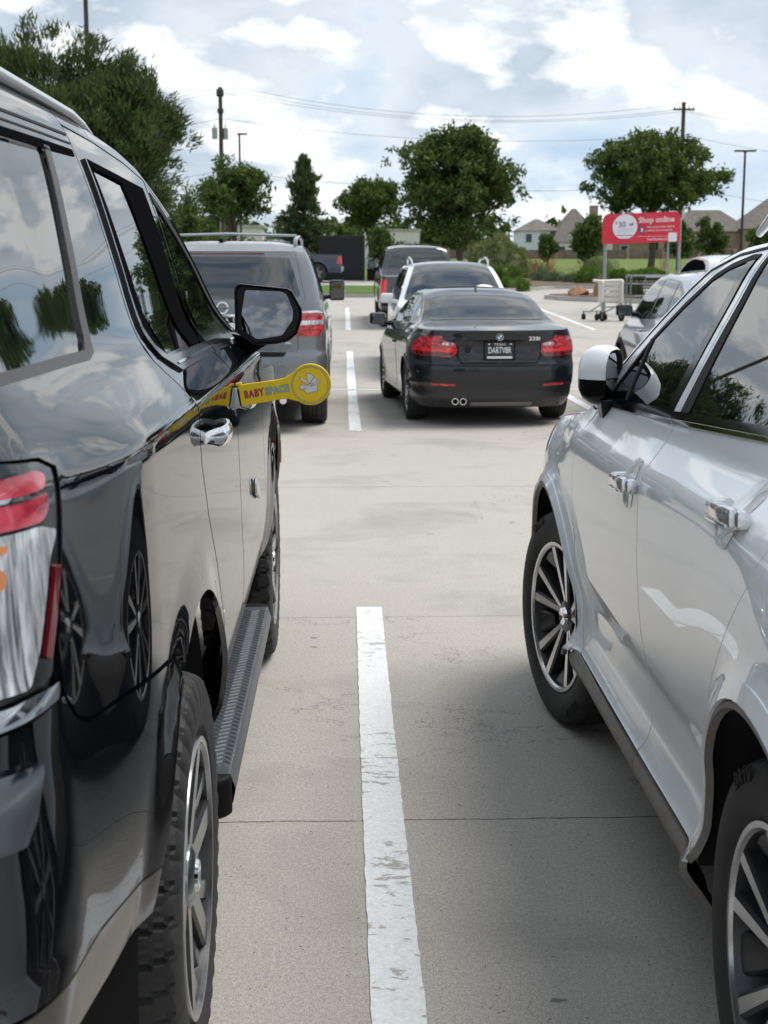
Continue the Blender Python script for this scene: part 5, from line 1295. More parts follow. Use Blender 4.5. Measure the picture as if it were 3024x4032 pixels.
MB().lathe([(-.0112, .0345), (-.0125, .0375), (-.010, .039)], 40, 'Y', (0, p[1], .925)).build('roundel_rim', M['chrome'], em, smooth=True)
p = ar_(.36, .905, .008); text_mesh('model_badge', '228i', .052, M['chrome'], T, (.365, p[1], .906), (math.pi/2, 0, -.02), .0015, .002, sx=1.25, space=1.05)
mb = MB(); mb.prism([(-.045, 0), (.06, 0), (.045, .03), (.01, .055), (-.02, .02)], 'yz', -.012, .012); o = mb.build('aerial_fin', M['bmwpaint'], T, smooth=True); o.location = (0, -.70, 1.372); setbevel(o, .006, 3)
MB().box((0, -1.67, 1.085), (.07, .02, .006), bev=.002).build('boot_brake_light', M['darkred'], T)

# --- grey seven-seat wagon ahead on the left
T, sh, st, both, rear_, pair, top_, ar_ = vehicle('grey_suv', 'mid grey SUV with roof rails seen from behind, left of the dark coupe', 'SUV', (-1.175, 16.30, 0), 0.0, M['greypaint'], suv, h=.06)
top_('windscreen', 4.6, 6.9, .66, .80, M['glass'])
rear_('tailgate_gap', [(.78,1.775),(.83,1.31),(.74,1.21),(.74,.80),(-.74,.80),(-.74,1.21),(-.83,1.31),(-.78,1.775)], M['shadowgap'], .0008, 0)
rear_('tailgate', [(.775,1.772),(.825,1.31),(.734,1.205),(.734,.806),(-.734,.806),(-.734,1.205),(-.825,1.31),(-.775,1.772)], M['greypaint'], .003, .003)
rear_('rear_window', rnd([(.70,1.715),(.785,1.335),(.0,1.315),(-.785,1.335),(-.70,1.715),(0,1.735)], [.05,.06,0,.06,.05,0]), M['glass2'], .006, .003)
rear_('brake_light', [(.42,1.762),(.42,1.748),(-.42,1.748),(-.42,1.762)], M['darkred'], .012, .004)
rear_('chrome_bar', rnd([(.56,1.172),(.56,1.148),(-.56,1.148),(-.56,1.172)], .008), M['chrome'], .012, .012)
rear_('plate_recess', rnd([(.50,1.14),(.50,.94),(-.50,.94),(-.50,1.14)], .03), M['blackgloss'], .004, .002)
p = ar_(0, 1.02, .010); pl = MB().box((0, p[1]-.002, 1.015), (.305, .006, .152)).build('number_plate', M['platewhite'], T)
for i, ch in enumerate('ARMADA'): q = ar_(0, 1.118, .010); text_mesh('model_letter', ch, .046, M['letter'], T, (-.20+.08*i, q[1], 1.118), (math.pi/2, 0, 0), .0015, .002, sx=1.2)
q = ar_(0, 1.235, .008); mb = MB(); mb.lathe([(-.006, .045), (-.010, .052), (-.006, .060), (0, .058), (0, .046)], 32, 'Y', (0, q[1], 1.235)); mb.build('round_emblem', M['chrome'], T, smooth=True)
MB().box((0, q[1]-.008, 1.235), (.135, .008, .018), bev=.002).build('emblem_bar', M['chrome'], T)
q = ar_(.635, .90, .006); text_mesh('trim_badge', 'SL', .05, M['letter'], T, (.635, q[1], .90), (math.pi/2, 0, .12), .0015, .002, sx=1.3)
lp = [(.735,1.185),(.92,1.190),(.985,1.16),(.995,1.05),(.96,.975),(.90,.955),(.64,.965),(.735,1.06)]
pair('tail_lamp', rnd(lp, .02), M['redlens'], .008, .014, .03)
pair('lamp_chrome', rnd([(.735,1.202),(.93,1.206),(.99,1.178),(.92,1.186),(.735,1.182)], .004), M['chrome'], .011, .01, .03)
pair('reversing_lamp', rnd([(.745,1.110),(.985,1.115),(.985,1.070),(.745,1.066)], .01), M['clearlens'], .0105, .003, .03)
rear_('bumper_pad', [(.62,.792),(.58,.762),(-.58,.762),(-.62,.792)], M['blacktrim'], .035, .02)
rear_('bumper_insert', rnd([(.80,.50),(.70,.42),(-.70,.42),(-.80,.50)], .02), M['blacktrim'], .006, .004)
mb = MB(); mb.tube([(.58, -2.40, .345), (.58, -2.66, .335)], .035, 14); mb.build('exhaust_tip', M['chrome'], T, smooth=True)
for s_ in (1, -1):
    mb = MB(); mb.tube([(s_*.70, -2.15, 1.86), (s_*.705, -2.05, 1.915), (s_*.71, -1.2, 1.945), (s_*.71, -.2, 1.935), (s_*.70, .12, 1.87)], [.014, .019, .019, .017, .012], 10); mb.build('roof_rail', M['silver2'], T, smooth=True)
    mb = MB(); mb.box((s_*.70, -2.10, 1.875), (.04, .14, .075), bev=.012); mb.build('rail_foot', M['silver2'], T, smooth=True)
MB().tube([(-.70, -1.75, 1.945), (0, -1.75, 1.965), (.70, -1.75, 1.945)], .014, 8).build('roof_bar', M['silver2'], T, smooth=True)
MB().box((-.05, -2.05, 1.895), (.05, .09, .03), bev=.01).build('aerial_base', M['blacktrim'], T)
# --- white crossover facing the camera
T, sh, st, both, rear_, pair, top_, ar_ = vehicle('white_crossover', 'white crossover with bowed roof rails facing this way, nose to nose with the coupe', 'crossover', (1.70, 22.55, g(22.55)), math.pi, M['whitepaint'], dict(cuv, mm=M['whitepaint']), rx=.02, h=.06)
top_('windscreen', 4.75, 8.35, .80, .85, M['glass2'], .08)
top_('sunroof', 2.6, 4.35, .46, .46, M['whitepaint'], .05, .006)
top_('rear_window', .3, 1.9, .60, .56, M['glass'])
pair('headlamp', rnd([(.45,.80),(.86,.86),(.88,.72),(.50,.68)], .03), M['clearlens'], .006, .01, rear=False)
rear_('grille', rnd([(.40,.80),(.36,.50),(-.36,.50),(-.40,.80)], .05), M['blackgloss'], .006, .01, rear=False)
for s_ in (1, -1):
    mb = MB(); mb.tube([(s_*.60, -1.45, 1.62), (s_*.615, -1.25, 1.70), (s_*.62, -.5, 1.735), (s_*.61, .0, 1.70), (s_*.60, .18, 1.62)], [.012, .02, .02, .02, .012], 10); mb.build('roof_rail', M['silver2'], T, smooth=True)
# --- silver crossover half hidden by the near one
T, sh, st, both, rear_, pair, top_, ar_ = vehicle('pale_grey_crossover', 'pale silver crossover with dark wheel-arch trim, half hidden behind the near silver crossover', 'crossover', (4.28, 15.75, 0), -.035, M['silver2'], dict(cuv, mm=M['matblack'], hm=M['silver2'], lightglass=True, mirror=(1.0, .62, 1.19, .19, .14)), h=.05)
top_('windscreen', 4.75, 8.35, .80, .85, M['glass2'], .08); top_('rear_window', .3, 1.9, .60, .56, M['glass']); T.scale = (1, 1, .955)
pair('tail_lamp', rnd([(.52,1.05),(.88,1.06),(.90,.90),(.55,.92)], .03), M['redlens'], .006, .01)
rear_('number_plate', rnd([(.15,.86),(.15,.72),(-.15,.72),(-.15,.86)], .01), M['platewhite'], .006, .004)
both('arch_trim', arc(1.33, .36, .415, 8, 172, 24) + arc(1.33, .36, .475, 172, 8, 24), M['blacktrim'], .006, .01); both('arch_trim', arc(-1.33, .36, .415, 8, 172, 24) + arc(-1.33, .36, .475, 172, 8, 24), M['blacktrim'], .006, .01)
both('sill_trim', [(-.88,.40),(.88,.40),(.86,.25),(-.86,.25)], M['blacktrim'], .006, .01)
# --- pale car far right, only its roof shows
T, sh, st, both, rear_, pair, top_, ar_ = vehicle('white_hatchback', 'white car far behind the pale silver crossover, only its roof showing', 'car', (9.3, 34.6, g(34.6)-.06), 0, M['whitepaint'], dict(cuv, win=[], dlom=M['darktrim']), rx=.026, h=.1)
pair('tail_lamp', rnd([(.52,1.05),(.88,1.06),(.90,.90),(.55,.92)], .03), M['redlens'], .006, .01)
top_('windscreen', 4.75, 8.35, .63, .74, M['glass'], .08); top_('rear_window', .3, 1.9, .60, .56, M['glass'])
# --- grey pickup
T, sh, st, both, rear_, pair, top_, ar_ = vehicle('grey_pickup', 'smoke grey crew-cab pickup parked behind the white crossover, red upright tail lamp', 'pickup', (1.78, 34.55, g(34.55)), .004, M['truckpaint'], pick, rx=.026, h=.07)
top_('rear_window', 3.2, 4.8, .84, .80, M['glass2'], .05); top_('windscreen', 7.2, 8.9, .60, .74, M['glass'])
pair('tail_lamp', rnd([(.80,1.10),(.945,1.10),(.955,.74),(.82,.74)], .02), M['redlit'], .008, .012, .04)
rear_('tailgate_highlight', rnd([(.93,1.200),(.93,1.176),(-.93,1.176),(-.93,1.200)],.005), M['silver2'], .012, .01)  # pale strip painted in as the highlight along the tailgate's top edge
rear_('tailgate', [(.775,1.172),(.775,.74),(-.775,.74),(-.775,1.172)], M['truckpaint'], .010, .012)
rear_('rear_bumper', rnd([(.90,.70),(.90,.52),(-.90,.52),(-.90,.70)], .03), M['blacktrim'], .03, .03)
# --- navy pickup across the far drive
T, sh, st, both, rear_, pair, top_, ar_ = vehicle('navy_pickup', 'navy blue pickup standing side-on beside the dark enclosure, only its tail showing', 'pickup', (-2.85, 63.6, g(63.6)), math.pi/2, M['bluepaint'], dict(pick), rx=0, h=.1)
top_('rear_window', 3.25, 4.75, .62, .56, M['glass']); top_('windscreen', 7.2, 8.9, .60, .74, M['glass'])
pair('tail_lamp', rnd([(.80,1.14),(.95,1.14),(.965,.80),(.82,.80)], .02), M['redlens'], .008, .012, .04)
both('lamp_side', rnd([(-2.80,1.14),(-2.62,1.14),(-2.56,.80),(-2.80,.80)], .03), M['redlens'], .008, .012, .05)
rear_('rear_bumper', rnd([(.92,.70),(.92,.50),(-.92,.50),(-.92,.70)], .03), M['silver2'], .04, .04)
# ---------------------------------------------------------------- foliage
def foliage(name, a, b_, tr=.25):
    m = mat(name, a, .75, spec=.25); t = m.node_tree; b = t.nodes['Principled BSDF']
    o = t.nodes.new('ShaderNodeTexCoord').outputs['Object']; f = noise(t, o, 1.3, 3, .6)
    oi = t.nodes.new('ShaderNodeNewGeometry').outputs['Random Per Island']
    k = mth(t, 'ADD', mth(t, 'MULTIPLY', f, .55), mth(t, 'MULTIPLY', oi, .45))
    c = ramp(t, k, [(.25, a), (.75, b_)]); L(t, c, b.inputs['Base Color'])
    tr_ = t.nodes.new('ShaderNodeBsdfTranslucent'); L(t, mixc(t, 1.0, c, (1.3, 1.5, .7), 'MULTIPLY'), tr_.inputs['Color'])
    mx = t.nodes.new('ShaderNodeMixShader'); mx.inputs[0].default_value = tr
    L(t, b.outputs[0], mx.inputs[1]); L(t, tr_.outputs[0], mx.inputs[2]); L(t, mx.outputs[0], t.nodes['Material Output'].inputs['Surface'])
    return m
M['leaf_oak'] = foliage('live_oak_leaves', (.038, .064, .016), (.105, .150, .040))
M['leaf_mid'] = foliage('fresh_green_leaves', (.040, .075, .018), (.105, .155, .040))
M['leaf_cedar'] = foliage('cedar_foliage', (.034, .052, .020), (.100, .130, .052))
M['leaf_olive'] = foliage('olive_green_leaves', (.120, .135, .060), (.220, .235, .115))
M['leaf_bright'] = foliage('bright_shrub_leaves', (.060, .110, .014), (.140, .215, .035))
M['leaf_blue'] = foliage('blue_green_leaves', (.060, .085, .062), (.120, .155, .115))
M['leaf_twig'] = foliage('greyish_twigs', (.070, .068, .048), (.130, .125, .090), .1)
M['flower'] = mat('coral_flower', (.42, .12, .08), .8)
M['bark'] = mat('tree_bark', (.085, .068, .052), .95, var=(6, .4), bump=(18, .6))

def leaves(clumps, n, size, spread, seed, asp=.5, droop=0.0, outward=None, up=0.0):
    """clumps = array of (x, y, z) twig ends; scatters n leaf quads around them"""
    r = np.random.RandomState(seed); c = clumps[r.randint(len(clumps), size=n)]
    p = c + r.normal(size=(n, 3))*spread
    d = r.normal(size=(n, 3)); 
    if outward is not None:
        o = p - outward; o /= np.linalg.norm(o, axis=1)[:, None] + 1e-9; d = d*.55 + o*1.0
    d[:, 2] += up - droop; d /= np.linalg.norm(d, axis=1)[:, None] + 1e-9
    q = np.cross(d, r.normal(size=(n, 3))); q /= np.linalg.norm(q, axis=1)[:, None] + 1e-9
    s = size*(.55 + .9*r.rand(n))[:, None]
    a = p - q*s*asp*.5; b = p + q*s*asp*.5; t = p + d*s; bk = p - d*s*.35
    V = np.stack([bk, b, t, a], 1).reshape(-1, 3)
    F_ = np.arange(n*4).reshape(-1, 4)
    return V, F_
def fastmesh(name, V, F_, m, parent=None):
    me = bpy.data.meshes.new(name); nf = len(F_)
    me.vertices.add(len(V)); me.vertices.foreach_set('co', np.asarray(V, np.float32).ravel())
    me.loops.add(nf*4); me.loops.foreach_set('vertex_index', np.asarray(F_, np.int32).ravel())
    me.polygons.add(nf); me.polygons.foreach_set('loop_start', np.arange(nf, dtype=np.int32)*4)
    me.materials.append(m); me.update(calc_edges=True); me.validate()
    o = bpy.data.objects.new(name, me); C.objects.link(o)
    if parent is not None: o.parent = parent
    return o
def lobes(c, r, n, seed, k=.62, flat=1.0, lsize=.36):
    """clump centres on many small lobes spread through an ellipsoid"""
    R_ = np.random.RandomState(seed); out = []
    for i in range(n):
        d = R_.normal(size=3); d /= np.linalg.norm(d); q = R_.rand()**.45
        ce = np.array(c) + d*np.array(r)*q*(1-lsize*.55)
        m_ = 26
        e = R_.normal(size=(m_, 3)); e /= np.linalg.norm(e, axis=1)[:, None]
        rr = np.array(r)*lsize*(.6+.7*R_.rand())
        e[:, 2] = np.abs(e[:, 2])*np.where(R_.rand(m_) < .7, 1, -1)
        out.append(ce + e*rr*(R_.rand(m_, 1)**.4)*np.array([1, 1, flat]))
    return np.concatenate(out)
def tree(name, label, x, y, h, w_, zc, kind='oak', n=16000, size=.13, seed=1, trunk=.16, nl=34, group=None, cols=None, dx=0.0, depth=None):
    z0 = g(y); T = thing(name, label, 'tree', (x, y, z0), 0, group)
    r = random.Random(seed); cz = (zc + h)/2; rz_ = (h - zc)/2; m = M[{'oak': 'leaf_oak', 'mid': 'leaf_mid', 'cedar': 'leaf_cedar', 'conifer': 'leaf_cedar'}[kind]]
    dp = depth or w_/2
    mb = MB(); top_ = (dx*.6, 0, cz + rz_*.3)
    mb.tube([(0, 0, -.3), (.02*h, .0, zc*.5), (dx*.3, .03, zc+.2), top_], [trunk, trunk*.8, trunk*.62, trunk*.2], 10)
    if kind == 'conifer':
        cl = []
        R_ = np.random.RandomState(seed)
        for i in range(420):
            t = R_.rand()**.8; z = zc + (h-zc)*t; rad_ = (w_/2)*(1-t)**.62*(.35+.75*R_.rand())*(1+.25*math.sin(t*17)); a = R_.rand()*6.283
            for q in (.55, .8, 1.0): cl.append((rad_*q*math.cos(a), rad_*q*math.sin(a), z - .12*q*rad_ + .15*q))
        cl = np.array(cl); V, F_ = leaves(cl, n, size, .07, seed, .35, 0, np.array([0, 0, cz]), .25)
    else:
        cl = lobes((dx, 0, cz), (w_/2, dp, rz_), nl, seed, flat=.85)
        for i in range(9):
            e = cl[r.randrange(len(cl))]; mid = (e[0]*.45, e[1]*.45, zc*.8 + (e[2]-zc*.8)*.55)
            mb.tube([(dx*.2, 0, zc*.75), mid, tuple(e)], [trunk*.45, trunk*.25, trunk*.06], 6)
        if kind == 'cedar':
            V, F_ = leaves(cl, n, size, .10, seed, .26, 0, np.array([dx, 0, cz-.6]), .45)
        else:
            V, F_ = leaves(cl, n, size, .13, seed, .55)
    mb.build('trunk', M['bark'], T, smooth=True)
    fastmesh('crown', V, F_, m, T)
    return T
def bush(name, label, x, y, rx_, ry_, rz_, mk, n=5000, size=.07, seed=1, cat='bush', group=None, z=None, box=False, shell=.9, asp=.5):
    z0 = g(y) if z is None else z; T = thing(name, label, cat, (x, y, z0), 0, group); R_ = np.random.RandomState(seed)
    d = R_.normal(size=(900, 3)); d /= np.linalg.norm(d, axis=1)[:, None]; d[:, 2] = np.abs(d[:, 2])*1.0
    if box: d = np.sign(d)*np.abs(d)**.6; d /= np.maximum(1, np.linalg.norm(d, axis=1)[:, None]/1.12)
    q = shell + (1-shell)*R_.rand(900, 1); nz_ = 1 + .07*np.sin(d[:, :1]*7+seed) + .06*np.sin(d[:, 1:2]*9) + .05*np.cos(d[:, 2:]*11)
    cl = d*q*nz_*np.array([rx_, ry_, rz_*1.0]); 
    V, F_ = leaves(cl, n, size, size*.55, seed, asp, 0, np.array([0, 0, 0.0]), .15)
    V[:, 2] = np.maximum(V[:, 2], -.05)
    fastmesh('foliage', V, F_, M[mk], T)
    mb = MB()
    sp_ = bmesh.new(); bmesh.ops.create_icosphere(sp_, subdivisions=3, radius=1)
    mb.add([(v.co.x*rx_*.86, v.co.y*ry_*.86, max(-.05, v.co.z*rz_*.86)) for v in sp_.verts], [tuple(v.index for v in f.verts) for f in sp_.faces]); sp_.free()
    mb.build('inner_foliage', M['leaf_oak' if mk != 'leaf_olive' else 'leaf_olive'], T, smooth=True)
    return T
tree('cedar_tree', 'big dark feathery cedar rising behind the black SUV', -6.45, 32, 6.9, 5.4, 1.0, 'cedar', 110000, .125, 3, .22, 60, dx=.0)
tree('cedar_tree', 'smaller dark cedar with a ragged outline in front of the tall dark cedar', -5.15, 31.3, 6.0, 3.2, .9, 'cedar', 46000, .12, 11, .14, 30)
tree('cedar_tree', 'tall dark cedar beyond the left edge, mirrored in the silver crossover\'s front glass', -12.0, 31, 8.2, 7.5, .8, 'cedar', 42000, .20, 21, .22, 50)
tree('cedar_tree', 'broad dark cedar furthest to the left, mirrored in the crossover\'s rear door glass', -17.5, 25, 8.8, 9.0, .6, 'cedar', 42000, .22, 22, .22, 50)
tree('young_tree', 'small light green young tree low behind the windows of the black SUV', -6.55, 60, 3.9, 1.9, .2, 'mid', 6000, .13, 5, .06, 16)
tree('oak_tree', 'round oak in front of the transformer pole', -5.35, 70, 5.8, 3.9, 2.3, 'oak', 12000, .17, 6, .12, 26)
tree('conifer_tree', 'slim pointed conifer above the roof of the grey SUV', -1.90, 70, 5.7, 3.3, .3, 'conifer', 14000, .19, 7, .08)
tree('oak_tree', 'thin-trunked oak with a flat round crown left of the biggest oak', 1.35, 76, 5.6, 3.7, 2.5, 'oak', 12000, .17, 8, .10, 24)
tree('oak_tree', 'biggest oak, broad dark crown in the middle above the pickup and round olive shrub', 5.55, 68, 7.35, 7.0, 1.35, 'oak', 36000, .18, 9, .20, 46)
tree('oak_tree', 'wide flat-topped oak standing behind the red banner', 17.05, 78, 7.75, 8.6, 3.0, 'oak', 34000, .19, 10, .22, 46)
tree('young_tree', 'thin pale green sapling in front of the flat round oak', 1.75, 66, 2.7, 1.5, .6, 'mid', 2600, .13, 15, .05, 12)
for i, (x, y, h_, w_) in enumerate([(-5.6, 62, 2.1, 3.0), (-3.7, 64, 1.9, 2.4), (3.4, 72, 2.0, 2.6)]):
    tree('shrub_tree', ['light green bushy shrub below the round oak by the pole', 'light green bushy shrub left of the slim conifer', 'light green bushy shrub behind the grey pickup'][i], x, y, h_, w_, .1, 'mid', 4500, .14, 30+i, .05, 14)
for i, (x, y, h_, w_, s) in enumerate([(19.5, 112, 4.0, 2.7, 'dark tree left of the banner on its post'), (18.3, 126, 2.9, 1.7, 'small round tree before the white house wall'), (44.5, 170, 5.6, 5.4, 'round dark tree right of the banner before the stone house'), (49.5, 165, 5.2, 5.0, 'rounded dark tree at the far right before the stone house'),
        (54.5, 172, 5.4, 5.5, 'rounded dark tree behind the roof of the near crossover'), (28.2, 118, 4.2, 2.6, 'slender tree just right of the banner post'), (-3.4, 150, 5.2, 8.0, 'hazy round tree in the far gap right of the conifer'), (-13.0, 140, 6.0, 9.0, 'dark tree before the pale building')]):
    tree('background_tree', s, x, y, h_, w_, .4, 'oak' if i not in (6,) else 'mid', 6500, .26, 40+i, .12, 20)
bush('round_shrub', 'large clipped olive green shrub shaped like a dome', 6.15, 56, 1.22, 1.1, 1.55, 'leaf_olive', 12000, .07, 1, 'shrub', z=g(56)+.55)
bush('box_hedge', 'clipped bright green box shrub, upper one of two below the olive dome', 6.30, 54.5, .62, .55, .52, 'leaf_bright', 4500, .05, 2, 'shrub', z=g(54.5)+.42, box=True)
bush('box_hedge', 'clipped bright green box shrub, lower one of two below the olive dome', 6.42, 53.4, .66, .6, .50, 'leaf_bright', 4500, .05, 3, 'shrub', box=True)
bush('bright_shrub', 'bright green mounded shrub left of the banner post', 10.35, 58.5, .78, .8, .80, 'leaf_bright', 5500, .06, 4, 'shrub')
bush('bright_shrub', 'bright green mounded shrub just right of the banner post', 11.9, 60.5, .55, .6, .66, 'leaf_bright', 4000, .06, 5, 'shrub')
bush('bright_shrub', 'bright green low wide shrub beside the oak trunk', 13.5, 62, 1.15, .8, .66, 'leaf_bright', 6500, .06, 6, 'shrub')
bush('bright_shrub', 'dark green shrub showing through the trolley bay rails', 9.55, 46.5, .42, .4, .62, 'leaf_mid', 3500, .05, 7, 'shrub')
bush('twiggy_shrub', 'grey leafless twiggy shrub behind the banner post', 12.0, 66, 1.05, .9, 1.35, 'leaf_twig', 5000, .10, 8, 'shrub', asp=.15, shell=.4)
bush('grass_clump', 'dark grassy clump left of the blue-green tussocks', 9.0, 66, .85, .6, .72, 'leaf_olive', 2600, .30, 9, 'grass clump', asp=.08, shell=.3)
for i, (x, y) in enumerate([(9.15, 60.5), (9.75, 59.5), (8.75, 61.5)]):
    bush('blue_tussock', ['blue-green tussock, middle one of three in the bark bed', 'blue-green tussock, right one of three touching the bright shrub', 'blue-green tussock, left one of three in the bark bed'][i], x, y, .46, .4, .46, 'leaf_blue', 2200, .17, 20+i, 'grass clump', asp=.10, shell=.3)
for i, (x, y, s) in enumerate([(8.7, 63.5, 'coral flower spikes of a yucca at the left end of the bed'), (9.35, 63, 'coral flower spikes of a yucca behind the blue-green tussocks'), (15.0, 66, 'coral flower spikes of a yucca right of the oak trunk')]):
    T = thing('red_yucca', s, 'flower', (x, y, g(y))); r = random.Random(i); mb = MB()
    for k in range(7):
        a = r.random()*6.28; h_ = .9+.5*r.random(); e = (math.cos(a)*.35, math.sin(a)*.35, h_)
        mb.tube([(0, 0, 0), (e[0]*.4, e[1]*.4, h_*.6), e], [.006, .005, .003], 5)
        for q in range(16):
            t = .55 + .45*q/15; mb.box((e[0]*t*t + (r.random()-.5)*.06, e[1]*t*t + (r.random()-.5)*.06, h_*t), (.018, .018, .035))
    mb.build('flower_spikes', M['flower'], T)
    V, F_ = leaves(np.array([(0, 0, .05)]), 160, .42, .06, i, .05, 0, None, .9); fastmesh('leaves', V, F_, M['leaf_blue'], T)
# ---------------------------------------------------------------- verge, bed, island, kerbs
def slab(name, poly, h_, m, kind='structure', n=1):
    """flat raised area with a real edge that follows the slope"""
    k = len(poly); v = [(x, y, g(y)-.05) for x, y in poly] + [(x, y, g(y)+h_) for x, y in poly]
    f = [tuple(range(k, 2*k))] + [(i, (i+1) % k, k+(i+1) % k, k+i) for i in range(k)]
    o = MB().add(v, f).build(name, m); 
    if kind: o['kind'] = kind
    return o
def inset(poly, d):
    P = [np.array(p, float) for p in poly]; out = []; k = len(P)
    area = sum(P[i][0]*P[(i+1) % k][1]-P[(i+1) % k][0]*P[i][1] for i in range(k)); s_ = 1 if area > 0 else -1
    for i in range(k):
        a, b, c = P[i-1], P[i], P[(i+1) % k]; u = (b-a)/np.hypot(*(b-a)); w_ = (c-b)/np.hypot(*(c-b))
        n1 = np.array([-u[1], u[0]])*s_; n2 = np.array([-w_[1], w_[0]])*s_; m_ = n1+n2; m_ /= max(.4, m_@m_/2); out.append(tuple(b + m_*d*1.0))
    return out
verge = [(-26, 47.9), (5.2, 47.9), (5.2, 53.0), (2.2, 54.5), (-6, 58.8), (-26, 59.4)]
slab('kerb', rnd(verge, [0, 1.2, .5, .5, 0, 0]), .13, M['kerb']); slab('grass_verge', inset(rnd(verge, [0, 1.2, .5, .5, 0, 0]), .16), .155, M['lawn'])
bed = [(5.6, 51.6), (8.5, 55.6), (12, 55.4), (34, 52), (34, 67.5), (6.6, 67.5), (4.9, 60)]
slab('kerb', rnd(bed, [.8, .6, 1, 0, 0, .5, .5]), .13, M['kerb']); slab('bark_bed', inset(rnd(bed, [.8, .6, 1, 0, 0, .5, .5]), .16), .15, M['mulch'])
isl = [(6.6, 47.0), (7.2, 45.3), (9.0, 43.6), (13.5, 42.4), (26, 41.5), (26, 44.2), (13.0, 45.6), (8.6, 48.4)]
slab('kerb', rnd(isl, .5), .14, M['kerb']); slab('bark_bed', inset(rnd(isl, .5), .15), .16, M['mulch'])
def rock(label, x, y, d, seed, rz=0):
    bm = bmesh.new(); bmesh.ops.create_icosphere(bm, subdivisions=3, radius=1); r = random.Random(seed); offs = [Vector((r.random()-.5, r.random()-.5, r.random()-.5)).normalized() for _ in range(14)]
    for v in bm.verts:
        p = v.co.copy(); m_ = 1.0
        for o_ in offs:
            q = p.dot(o_)
            if q > .62: p -= o_*(q-.62)*.9
        v.co = Vector((p.x*d[0], p.y*d[1], max(-.3*d[2], p.z*d[2])))
    me = bpy.data.meshes.new('rock'); bm.to_mesh(me); bm.free(); me.materials.append(M['rock']); o = bpy.data.objects.new('rock', me); C.objects.link(o)
    o.location = (x, y, g(y)+.16+.25*d[2]); o.rotation_euler = (0, 0, rz); tag(o, label, 'rock')
rock('flat dark brown boulder lying at the tip of the kerbed island', 7.75, 46.2, (.50, .36, .28), 3, .2)
rock('upright rust coloured boulder leaning on the flat one', 8.35, 45.7, (.24, .22, .55), 5, .4)
rock('small rust coloured stone right of the two boulders', 8.85, 45.4, (.34, .2, .18), 8, -.2)

# ---------------------------------------------------------------- poles and wires
def pole(name, label, x, y, h_, r0, r1, m, cat='light pole'):
    T = thing(name, label, cat, (x, y, g(y))); MB().tube([(0, 0, -.3), (0, 0, h_)], [r0, r1], 12).build('pole', m, T, smooth=True); return T
pole('lamp_post', 'tall dark light pole rising out of the cedar and out of the picture', -8.75, 50, 14.5, .085, .075, M['poleblack'])
T = pole('lamp_post', 'thin distant light pole right of the transformer pole', -6.6, 92, 8.7, .075, .06, M['poleblack'])
MB().box((.18, 0, 8.72), (.62, .3, .10), bev=.02).build('lamp_head', M['poleblack'], T)
T = pole('lamp_post', 'light pole with a double flat head at the right, above the far houses', 22.7, 80, 6.9, .085, .06, M['poleblack'])
MB().box((-.32, 0, 6.92), (.56, .34, .09), bev=.02).box((.32, 0, 6.92), (.56, .34, .09), bev=.02).box((0, 0, 6.88), (.2, .1, .08)).build('lamp_head', M['poleblack'], T)
T = pole('utility_pole', 'wooden utility pole carrying two grey transformers above the round oak', -8.45, 100, 12.5, .19, .13, M['wood'], 'utility pole')
for dx, dy in ((-.42, -.1), (.30, .25)):
    MB().lathe([(0, .001), (0, .19), (.75, .19), (.78, .001)], 20, 'Z', (dx, dy-.1, 9.0)).tube([(dx, dy-.1, 9.75), (dx, dy-.1, 10.0)], .04, 8).build('transformer', M['galv'], T, smooth=True)
MB().box((0, -.12, 12.1), (.5, .3, .5), bev=.08).build('bracket', M['poleblack'], T); MB().box((0, -.1, 10.9), (.42, .28, .3), bev=.05).build('bracket', M['poleblack'], T)
MB().tube([(-.14, -.12, 0), (-.12, -.12, 7.5)], .05, 8).build('cable_riser', M['galv'], T)
T = pole('utility_pole', 'wooden utility pole with a cross-arm above the flat-topped oak', 23.9, 100, 11.6, .17, .13, M['wood'], 'utility pole')
MB().box((0, -.12, 11.1), (1.5, .10, .12)).build('cross_arm', M['wood'], T)
ib = MB()
for dx in (-.65, -.3, .35, .65): ib.lathe([(0, .001), (0, .035), (.06, .05), (.12, .03), (.16, .001)], 8, 'Z', (dx, -.12, 11.17))
for k_, (cz_) in enumerate((.35, -.35)): pass
ib.build('insulator', M['galv'], T)
def wire_(p, q, sag, label, r=.011):
    pts = [tuple(np.array(p)*(1-t) + np.array(q)*t - np.array([0, 0, sag*4*t*(1-t)])) for t in np.linspace(0, 1, 25)]
    o = MB().tube(pts, r, 5).build('overhead_wire', M['wire']); tag(o, label, 'wire', 'overhead wires strung between the utility poles')
zA, zB = g(100)+12.5, g(100)+11.3
lab = 'thin dark overhead wire strung across the sky between the utility poles'
for i, (da, db, dy) in enumerate(((.25, .25, 0), (-.05, -.10, .5), (-.35, -.35, -.4), (-2.1, -1.9, 0), (-5.6, -5.4, 0))):
    wire_((-8.45, 100+dy*.3, zA+da), (23.9, 100+dy, zB+db), (1.5, 1.4, 1.3, .9, .8)[i], lab)
    wire_((23.9, 100+dy, zB+db), (60, 104, zB+db-.9), 1.6, lab); wire_((-8.45, 100+dy*.3, zA+da), (-46, 100, zA+da-.6), 1.9, lab)

